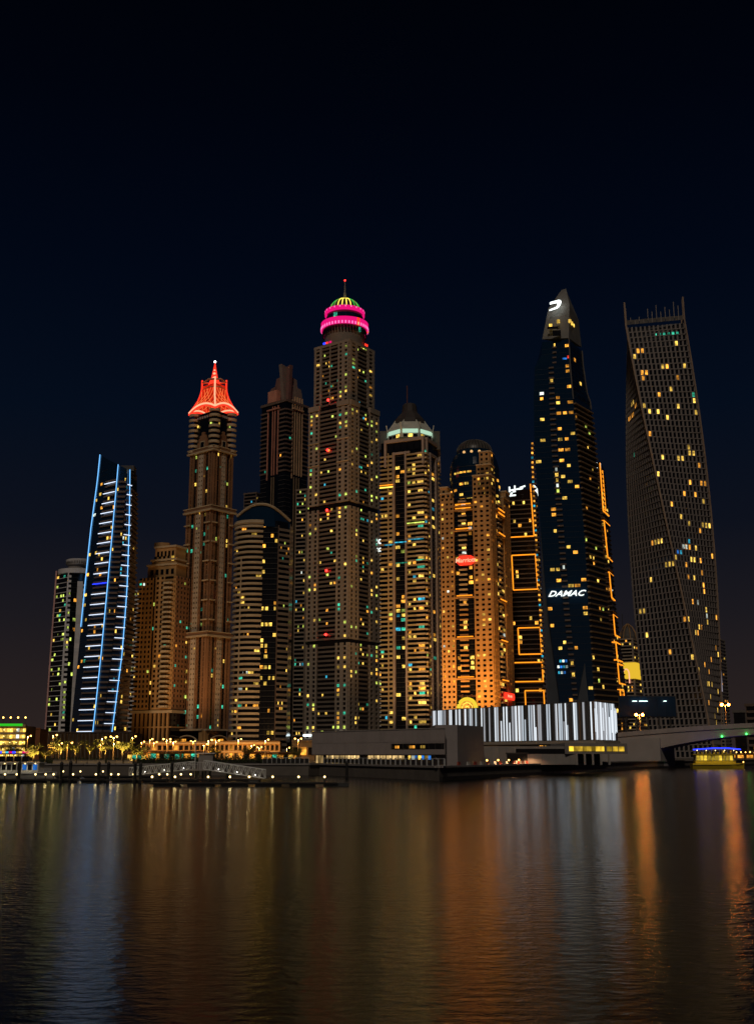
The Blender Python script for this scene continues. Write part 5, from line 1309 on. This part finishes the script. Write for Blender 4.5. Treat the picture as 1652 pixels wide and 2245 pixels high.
# ------------------------------------------------------------------ promenade trees
leaf = solid('lit_leaf', (.17, .15, .025), .6, .45, 1.2); bark = solid('bark', (.22, .15, .08), .9, .4, 5)
def tree_parts(seed, h):
    R = R_(seed); tr = []; lean = R.uniform(-.25, .25)
    top = (lean, R.uniform(-.1, .1), h*.48)
    tr.append(tube([(0, 0, 0), (lean*.3, 0, h*.2), top], .15, 7, r1=.09)); tips = []
    for k in range(8):
        a = k*2.4+R.random(); l = h*R.uniform(.18, .40); up = R.uniform(.10, .46)*h
        e = (top[0]+math.cos(a)*l, top[1]+math.sin(a)*l, top[2]+up); mdl = (top[0]+math.cos(a)*l*.45, top[1]+math.sin(a)*l*.45, top[2]+up*.35)
        tr.append(tube([top, mdl, e], .07, 5, r1=.02)); tips += [e, mdl]
    v, f = [], []
    for tp in tips:
        if R.random() < .08: continue
        for c_ in range(3):
            cc = Vector(tp)+Vector((R.gauss(0, .28), R.gauss(0, .28), R.gauss(.05, .20)))
            for _ in range(60):
                c = cc+Vector((R.gauss(0, .24), R.gauss(0, .24), R.gauss(0, .15))); a = Vector((R.gauss(0, 1), R.gauss(0, 1), R.gauss(0, .6))).normalized()*R.uniform(.05, .10); b = a.orthogonal().normalized()*.045
                o = len(v); v += [c-a, c-b, c+a, c+b]; f.append((o, o+1, o+2, o+3))
    j = join(*tr)
    return mesh('trunk', *j, bark, True), mesh('crown', v, f, leaf)
TREES = [tree_parts(60+i, 4.2) for i in range(5)]
tx = [(203, 326, 1.0), (275, 318, .86), (365, 330, 1.06), (452, 326, 1.0), (540, 330, .95), (632, 334, 1.08), (735, 322, 1.12), (823, 334, 1.06)]
for i, (x, yb, s) in enumerate(tx):
    Y = QL+5.0+(i % 3)*1.2; X = pxw(Z3x(x), Y)
    t = Thing('promenade_tree', 'small spreading tree lit yellow from below, %s from the left on the promenade' % ORD[i], 'tree', (X, Y, GZ+.9 if 118 < Z3x(x) < 292 else GZ), R_(i).random()*6, 'lit promenade trees')
    tr, cr = TREES[i % 5]; t.put('trunk', tr, sc=(s, s, s)); t.put('crown', cr, sc=(s, s, s))
    u = Thing('ground_uplight', 'small ground uplight at the foot of the %s lit tree from the left' % ORD[i], 'uplight', (X-.5, Y-1.3, GZ+.95 if 118 < Z3x(x) < 292 else GZ), 0, 'tree uplights')
    u.geo('housing', lathe([(.13, 0), (.15, .2), (.11, .22)], 10), metal_d); u.geo('lens', lathe([(.001, .215), (.10, .215)], 10), warmbulb)
    beam('uplight', u.e, (0, 0, .3), 1500, (1, .74, .18), .12, 120, True)
# a few background trees left and palm like ones
for i, (px, Y, s) in enumerate(((20, 300, 1.3), (40, 296, 1.2), (118, 300, 1.1), (470, 300, 1.1), (545, 300, 1.2), (650, 290, 1.0))):
    t = Thing('promenade_tree', 'dim tree in the background of the promenade, %s from the left' % ORD[i], 'tree', (pxw(px, Y), Y, GZ), i*1.1, 'dim background trees')
    tr, cr = TREES[(i+2) % 5]; t.put('trunk', tr, sc=(s, s, s)); t.put('crown', cr, sc=(s, s, s))

# ------------------------------------------------------------------ pontoons, piles, lamps, gangways
def pontoon(px0, px1, py, dep, label):
    a = onz(px0, py, 0); b = onz(px1, py, 0); t = Thing('pontoon', label, 'pontoon', (0, 0, 0)); x0, x1, Y = a[0], b[0], (a[1]+b[1])/2
    n = int((x1-x0)/2.2); w_ = (x1-x0)/n
    for k in range(n): t.box('deck_board', solid('deck_wood', (.10, .075, .05), .8, .4, 2), (x0+w_*(k+.5), Y+dep/2, .47), (w_*.97, dep, .10))
    for k in range(0, n, 2): t.box('float', solid('float_grey', (.05, .05, .048), .7, .3, 2), (x0+w_*(k+.9), Y+dep/2, .12), (w_*1.5, dep*.94, .60))
    t.box('edge_beam', black, (x0+(x1-x0)/2, Y-.08, .38), (x1-x0, .16, .24)); return t.done(), Y
_, YP1 = pontoon(-30, 545, 1716, 2.4, 'long dark floating pontoon with small lamps at the left')
_, YP2 = pontoon(330, 740, 1724, 2.2, 'nearest dark pontoon below the right gangway')
_, YP0 = pontoon(120, 330, 1707, 2.2, 'inner dark pontoon beside the white boat')
piles = [(44, 1671), (136, 1671), (156, 1669), (218, 1671), (239, 1671), (297, 1671), (309, 1672), (378, 1671), (499, 1671), (760, 1670)]
for i, (px, py) in enumerate(piles):
    Y = YP1-.6 if i < 9 else 196.0
    X = xpx(px, py, Y); zt = zpx(py, Y)
    t = Thing('mooring_pile', 'dark round mooring pile by the pontoons, %s from the left' % ORD[i], 'pile', (X, Y, 0), 0, 'mooring piles')
    t.geo('shaft', lathe([(.24, -2), (.24, zt-.25)], 12), black); t.geo('cap', lathe([(.28, zt-.25), (.26, zt-.1), (.02, zt+.15)], 12), metal_d); t.geo('guide_ring', lathe([(.33, .35), (.33, .55), (.25, .55)], 12), metal_d)
pl_ = [(222, 0), (283, 0), (387, 1), (447, 0), (490, 1), (583, 0), (625, 1), (675, 0), (718, 0), (808, 0), (850, 0), (920, 2), (962, 0), (1010, 0), (1057, 2), (1092, 0), (1150, 0), (1255, 2), (1385, 2), (1500, 2), (1640, 2), (1795, 2), (1950, 2), (40, 0), (110, 0), (330, 0)]
pl_.sort()
proto = None
for i, (x, r) in enumerate(pl_):
    Yp = (YP1+.25, YP0+.3, YP2+.2)[r]; px = Z3x(x); lab = 'small warm bollard lamp on the pontoons, %s from the left' % ORD[i]; loc = (pxw(px, Yp), Yp, .52)
    if proto is None:
        proto = Thing('bollard_lamp', lab, 'bollard lamp', loc, 0, 'pontoon bollard lamps')
        proto.geo('post', lathe([(.09, 0), (.08, .55), (.10, .56)], 8), metal_d); proto.geo('globe', ball(.13, 8, 6, c=(0, 0, .68)), warmbulb); proto.geo('lid', lathe([(.16, .80), (.02, .88)], 8), metal_d)
        li = bpy.data.lights.new('bollard_glow', 'POINT'); li.energy = 30; li.color = (1, .75, .32); li.shadow_soft_size = .14
        o = bpy.data.objects.new('glow', li); COL.objects.link(o); o.parent = proto.e; o.location = (0, 0, .70)
    else: copy_tree(proto.e, loc, 0, lab)

def gangway(pa, pb, label, Y):
    (xa, ya), (xb, yb) = pa, pb; A = Vector((xpx(xa, ya, Y), Y, zpx(ya, Y))); B = Vector((xpx(xb, yb, Y), Y, zpx(yb, Y)))
    t = Thing('gangway', label, 'gangway', (0, 0, 0)); n = 10; H1 = 1.15
    wm = solid('gangway_white', (.75, .76, .74), .4, .15, 2)
    for s in (0, 1.5):
        o = Vector((0, s, 0)); t.geo('top_chord', tube([A+o+Vector((0, 0, H1)), B+o+Vector((0, 0, H1))], .055, 5), wm); t.geo('bottom_chord', tube([A+o, B+o], .055, 5), wm)
        for k in range(n):
            p, q = A.lerp(B, k/n)+o, A.lerp(B, (k+1)/n)+o; m = (p+q)/2+Vector((0, 0, H1))
            t.geo('diagonal', tube([p, m], .04, 4), wm); t.geo('diagonal', tube([m, q], .04, 4), wm)
        for k in range(n+1): p = A.lerp(B, k/n)+o; t.geo('upright', tube([p, p+Vector((0, 0, H1))], .03, 4), wm)
    for k in range(24):
        p, q = A.lerp(B, (k+.04)/24), A.lerp(B, (k+.96)/24)
        t.geo('tread', ([(p.x, Y, p.z-.03), (q.x, Y, q.z-.03), (q.x, Y+1.5, q.z-.03), (p.x, Y+1.5, p.z-.03), (p.x, Y, p.z+.03), (q.x, Y, q.z+.03), (q.x, Y+1.5, q.z+.03), (p.x, Y+1.5, p.z+.03)], CF), grey_c)
    for k in (2, 5, 8):
        p = A.lerp(B, k/n+.05); t.geo('deck_lamp', ball(.06, 6, 4, c=(p.x, Y-.08, p.z+.3)), lamp_mat('gangway_lamp', (1, .95, .85), 8, False))
        beam('deck_light', t.e, (p.x, Y+.7, p.z+.6), 30, (1, .93, .82), .1, 140, False)
    return t
gangway((283, 1700), (424, 1686.5), 'white truss gangway sloping up to the right, left of the pair', YP1+3.5)
gangway((446, 1686.5), (580, 1707), 'white truss gangway sloping down to the right, right of the pair', YP2+3.2)
# landing platform between the two gangways
t = Thing('landing_platform', 'grey landing platform with railing between the two white gangways', 'platform', (0, 0, 0))
Yl = YP1+3; xa, xb = pxw(420, Yl), pxw(452, Yl); zl = zpx(1686.5, Yl)
t.box('deck', grey_c, ((xa+xb)/2, Yl+2.5, zl-.12), (xb-xa+.6, 7, .2))
for k in range(6): t.box('support_pile', metal_d, (xa+(xb-xa)*(k % 3)/2, Yl+(k//3)*4.5, zl/2-.6), (.3, .3, zl+.9))
for k in range(7): t.box('rail_post', metal_w, (xa+(xb-xa)*k/6, Yl-.8, zl+.5), (.05, .05, 1.05))
t.box('handrail', metal_w, ((xa+xb)/2, Yl-.8, zl+1.05), (xb-xa, .07, .06)); t.box('service_post', metal_w, (xa+.5, Yl+.5, zl+1.6), (.12, .12, 5.6)); t.box('ticket_booth', grey_c, ((xa+xb)/2+.8, Yl+2.6, zl+1.1), (2.2, 2.0, 2.3)); t.box('booth_roof', metal_w, ((xa+xb)/2+.8, Yl+2.6, zl+2.35), (2.8, 2.6, .15))
t.done()

# ------------------------------------------------------------------ boats
def hull(L, Wd, Hh, bow=.35, n=16):
    v, f = [], []
    for i in range(n+1):
        u = i/n; k = 1-max(0, (u-(1-bow))/bow)**2.2 if u > 1-bow else 1; k = max(k, .03); sh = Hh*(1+.25*max(0, u-.5)**2*4*.25)
        x = L*(u-.5)
        for yy, z in ((-1, sh), (-.96, sh*.55), (-.7, -.15), (0, -.4), (.7, -.15), (.96, sh*.55), (1, sh)): v.append((x+(z/Hh*.25 if u > .8 else 0), yy*Wd/2*k, z))
    m = 7
    for i in range(n):
        for j in range(m-1): f.append((i*m+j, (i+1)*m+j, (i+1)*m+j+1, i*m+j+1))
    for i in range(n): f.append((i*m+m-1, (i+1)*m+m-1, (i+1)*m, i*m))
    f.append(tuple(range(m))); return v, f
def white_boat():
    a = onz(40, 1705, 0); Yb = a[1]+1.5; t = Thing('ferry_boat', 'white passenger boat with tall cabin windows moored at the left edge', 'boat', (pxw(30, Yb), Yb, 0))
    Lb = mpp(Yb)*190; wm = solid('boat_white', (.78, .76, .70), .35, .1, 1)
    t.geo('hull', hull(Lb, 3.6, .95), wm, smooth=False); t.geo('rubbing_strake', tube([(-Lb/2, -1.84, .62), (Lb*.18, -1.84, .66), (Lb*.36, -1.45, .75), (Lb*.48, -.5, .9)], .07, 5), metal_d)
    ca, cb = -Lb*.46, Lb*.36
    t.geo('cabin', prism([(ca, -1.4), (cb-.5, -1.4), (cb+.1, 0), (cb-.5, 1.4), (ca, 1.4)], .9, 2.55), solid('cabin_cream', (.62, .58, .46), .4, .1, 1)); t.geo('roof', prism([(ca-.3, -1.6), (cb-.3, -1.6), (cb+.4, 0), (cb-.3, 1.6), (ca-.3, 1.6)], 2.55, 2.72), wm)
    R = R_(71); n = 13
    for k in range(n):
        x = ca+(cb-.7-ca)*(k+.5)/n; w_ = (cb-ca)/n
        t.box('cabin_window', R.choice([pane_m, pane_m, pane_m, pane_m, LB, LW]), (x, -1.42, 1.85), (w_*.72, .08, .95)); t.box('window_post', wm, (x+w_/2, -1.46, 1.75), (w_*.16, .1, 1.5), .06)
    for k in range(7): t.geo('roof_lamp', ball(.08, 6, 4, c=(ca+(cb-ca)*(k+.4)/7, -1.55, 2.48)), warmbulb)
    for k in range(3):
        beam('cabin_light', t.e, (ca+(cb-ca)*(k+.5)/3, -2.6, 2.6), 45, (1, .92, .70), .15, 140, False)
    for k in range(12): t.box('rail_post', metal_w, (cb-.3+(Lb*.5-cb)*k/14, -1.1*(1-k/14), 1.35), (.04, .04, .75))
    t.done()
white_boat()
def water_bus():
    a = onz(1570, 1685, 0); Yb = a[1]; t = Thing('water_bus', 'yellow lit water bus with blue roof light off the right quay', 'boat', (pxw(1570, Yb), Yb, 0), math.radians(-4))
    Lb = mpp(Yb)*112; ym = solid('bus_yellow', (.72, .52, .04), .4, .15, 1); wl = solid('bus_cream', (.6, .52, .30), .4)
    t.geo('hull', hull(Lb, 4.2, 1.5), ym); t.geo('hull_band', tube([(-Lb/2, -2.12, 1.0), (Lb*.2, -2.12, 1.05), (Lb*.40, -1.5, 1.2), (Lb*.49, -.4, 1.4)], .10, 5), black)
    t.geo('deck_house', prism([(-Lb*.44, -1.7), (Lb*.28, -1.7), (Lb*.36, 0), (Lb*.28, 1.7), (-Lb*.44, 1.7)], 1.5, 2.3), ym)
    n = 10
    for k in range(n):
        x = -Lb*.42+Lb*.70*(k+.5)/n; t.box('saloon_window', lit('saloon_room', (1, .68, .06), 1.1), (x, -1.66, 3.1), (Lb*.70/n*.8, .12, 1.35)); t.box('window_post', wl, (x+Lb*.35/n, -1.7, 3.1), (.16, .2, 1.7))
    t.geo('saloon', prism([(-Lb*.43, -1.58), (Lb*.27, -1.58), (Lb*.34, 0), (Lb*.27, 1.58), (-Lb*.43, 1.58)], 2.3, 4.0), wl)
    t.geo('canopy', prism([(-Lb*.48, -2.1), (Lb*.34, -2.1), (Lb*.44, 0), (Lb*.34, 2.1), (-Lb*.48, 2.1)], 4.0, 4.25), ym)
    t.geo('canopy_light', tube([(-Lb*.48, -2.15, 5.55), (-Lb*.1, -2.15, 5.95), (Lb*.2, -2.15, 5.95), (Lb*.44, -1.6, 5.6)], .17, 5), led_deep)
    t.geo('upper_canopy', prism([(-Lb*.46, -2.0), (Lb*.36, -2.0), (Lb*.42, 0), (Lb*.36, 2.0), (-Lb*.46, 2.0)], 5.45, 5.62), wl)
    for k in range(6): t.box('canopy_post', metal_w, (-Lb*.44+Lb*.78*k/5, -1.9, 4.85), (.08, .08, 1.3)); 
    for k in range(5): t.geo('deck_lamp', ball(.12, 6, 4, c=(-Lb*.4+Lb*.7*k/4, -1.9, 5.3)), warmbulb)
    for k in range(9): t.box('bench', ym, (-Lb*.38+Lb*.62*k/8, -1.0, 4.55), (.5, 1.4, .6))
    for k in range(3):
        beam('deck_light', t.e, (-Lb*.35+Lb*.35*k, -4.2, 4.6), 160, (1, .75, .2), .2, 140, False)
    t.geo('stern_lamp', ball(.16, 6, 4, c=(Lb*.5, 0, 1.9)), sodium); t.done()
water_bus()
def kiosk_led():
    Y = 262; x0, x1 = pxw(-40, Y), pxw(64, Y); t = Thing('quay_bar', 'low quayside bar roof edged with blue coloured lights at the far left', 'bar', (x0, Y, GZ)); R = R_(73); w_ = x1-x0
    t.geo('roof', prism([(0, 0), (w_, 0), (w_, 5), (0, 5)], 2.1, 2.35), metal_d)
    for k in range(14): t.box('roof_light', R.choice([led_deep, led_deep, LC, LY, led_pink]), (w_*(k+.5)/14, -.1, 2.6), (w_/16, .15, .42))
    for k in range(7): t.box('post', metal_d, (w_*k/6, .2, 1.05), (.15, .15, 2.1))
    for k in range(6): t.box('counter_pane', R.choice([pane_m, LA, pane_m, pane_m]), (w_*(k+.5)/6, .6, 1.1), (w_/7, .1, 1.2))
    t.done()
kiosk_led()

# ------------------------------------------------------------------ bridge and billboard
def bridge():
    t = Thing('road_bridge', 'concrete road bridge with deep haunched girder crossing at the right', 'bridge', (0, 0, 0))
    conc = solid('bridge_concrete', (.45, .38, .34), .8, .15, .3)
    A = Vector((pxw(1352, 352), 352)); B = Vector((pxw(1655, 330), 330)); u = (B-A).normalized(); n_ = Vector((-u.y, u.x)); L = (B-A).length
    N = 40; TL = L*2.6; v, f = [], []
    def top(s): x = s/L; return 10.0+2.6*math.sin(min(max(x, 0), 2.6)/2.6*math.pi)
    def dep(s): x = s/L; return 2.4+5.2*(abs(x-1.30)/1.30)**2.4
    for k in range(N+1):
        s = TL*k/N
        for off, z in ((0, top(s)), (0, top(s)-dep(s)), (13, top(s)-dep(s)), (13, top(s))):
            p = A+u*s+n_*off; v.append((p.x, p.y, z))
    for k in range(N):
        for j in range(4): f.append((4*k+j, 4*k+4+j, 4*k+4+(j+1) % 4, 4*k+(j+1) % 4))
    f += [(0, 1, 2, 3), (4*N+3, 4*N+2, 4*N+1, 4*N)]
    t.geo('girder', (v, f), conc)
    for k in range(60):
        s0, s1 = TL*k/60, TL*(k+.985)/60; p, q = A+u*s0, A+u*s1
        z = top((s0+s1)/2); t.line('parapet_panel', conc, p, q, z-.55, 1.35, .35, .4)
        if k % 2 == 0: t.line('rail_post', metal_d, p, q, z+.8, .7, .1, .1, .0, .03)
    # abutment
    p = A-u*6; q = A+u*14
    t.geo('abutment', prism([tuple(p-n_*.8), tuple(q-n_*.8), tuple(q+n_*14), tuple(p+n_*14)], GZ-3, top(0)-1.0), solid('abutment_concrete', (.42, .38, .35), .8, .12, .3))
    # far pier on the opposite bank
    p = A+u*(TL-8); q = A+u*(TL+6); t.geo('abutment', prism([tuple(p-n_*.8), tuple(q-n_*.8), tuple(q+n_*14), tuple(p+n_*14)], -3, top(TL)-1.0), conc)
    for s in (L*.78, L*.95): pp = A+u*s-n_*.5; t.geo('navigation_lamp', ball(.28, 8, 6, c=(pp.x, pp.y, top(s)-dep(s)+.3)), green_bulb)
    t.done()
    for i, (px, py, yb) in enumerate(((1403, 1567, 1603), (1595, 1545, 1592))):
        s = L*(px-1352)/(1655-1352); pp = A+u*s+n_*2; z0 = top(s)
        h = zpx(py, pp.y)-z0
        lamp_proto('tall twin headed amber street lamp on the bridge, %s one' % ('left' if i == 0 else 'right'), (pp.x, pp.y, z0), h, 2, 0, 1.0, 5000, 'bridge street lamps', (1, .42, .10), (.42, lamp_mat('bridge_sodium', (1, .27, .03), 90, False)))
bridge()
t = Thing('billboard', 'wide dark blue billboard on posts left of the twisted tower', 'billboard', (pxw(1362, 400), 400, GZ)); w_ = pxw(1486, 400)-pxw(1362, 400); z0, z1 = zpx(1571, 400)-GZ, zpx(1527, 400)-GZ
n = 6
for k in range(n): t.box('panel', solid('billboard_blue', (.012, .035, .075), .25, .2, .5), (w_*(k+.5)/n, 0, (z0+z1)/2), (w_/n*.985, .3, z1-z0))
t.box('frame', metal_d, (w_/2, .25, (z0+z1)/2), (w_+.5, .3, z1-z0+.5))
for k in range(5): t.box('post', metal_d, (w_*(k+.5)/5, .6, z0/2), (.5, .5, z0+.6))
for k, x in enumerate((.26, .40, .47, .80)): t.box('bar_arm', metal_d, (w_*x, -.6, z1-1.6), (.08, 1.2, .08)); t.box('reflection_bar', lamp_mat('board_reflection', (.75, 1, .95), 3), (w_*x, -1.2, z1-1.7), ((1.6, 2.4, .8, 1.0)[k], .3, .25))  # glowing bars added for the lamp reflections on the dark board
t.done()
# low lamps along the right quay that light the barriers
for i in range(10):
    d = math.dist(c1, c2)*(.21+.042*i); x, y = c1[0]+ux*d-uy*3.4, c1[1]+uy*d+ux*3.4
    t = Thing('quay_bollard', 'low amber bollard lamp behind the quay barriers, %s from the left' % ORD[i], 'bollard lamp', (x, y, GZ), 0, 'right quay bollard lamps')
    t.geo('post', lathe([(.12, 0), (.11, .8), (.14, .82)], 8), metal_d); t.geo('globe', ball(.16, 8, 6, c=(0, 0, 1.0)), sodium)
    beam('barrier_fill', t.e, (uy*3.2, -ux*3.2, 1.9), 500, (1, .52, .24), .15, 160, False)  # spot set apart from the globe, added over the quay edge to light barriers
# small craft and lights beneath the bridge, far bank
R = R_(81)
for i in range(5):
    px = 1612+i*10; Y = 560+R.random()*120
    t = Thing('quay_stall', 'tiny lit stall on the far bank under the bridge, %s from the left' % ORD[i], 'stall', (pxw(px, Y), Y, GZ), 0, 'far bank stalls')
    t.geo('wall', prism([(-2, 0), (2, 0), (2, 3), (-2, 3)], 0, 2.6), orange_stone); t.geo('awning', prism([(-2.3, -1.2), (2.3, -1.2), (2.3, .2), (-2.3, .2)], 2.4, 2.6), terra); t.put('front', cube(R.choice([LA, LT, LY, LA])), (0, -.08, 1.2), 0, (3, .15, 1.4))
    t.geo('lamp', ball(.3, 6, 4, c=(0, -1, 3.4)), sodium)
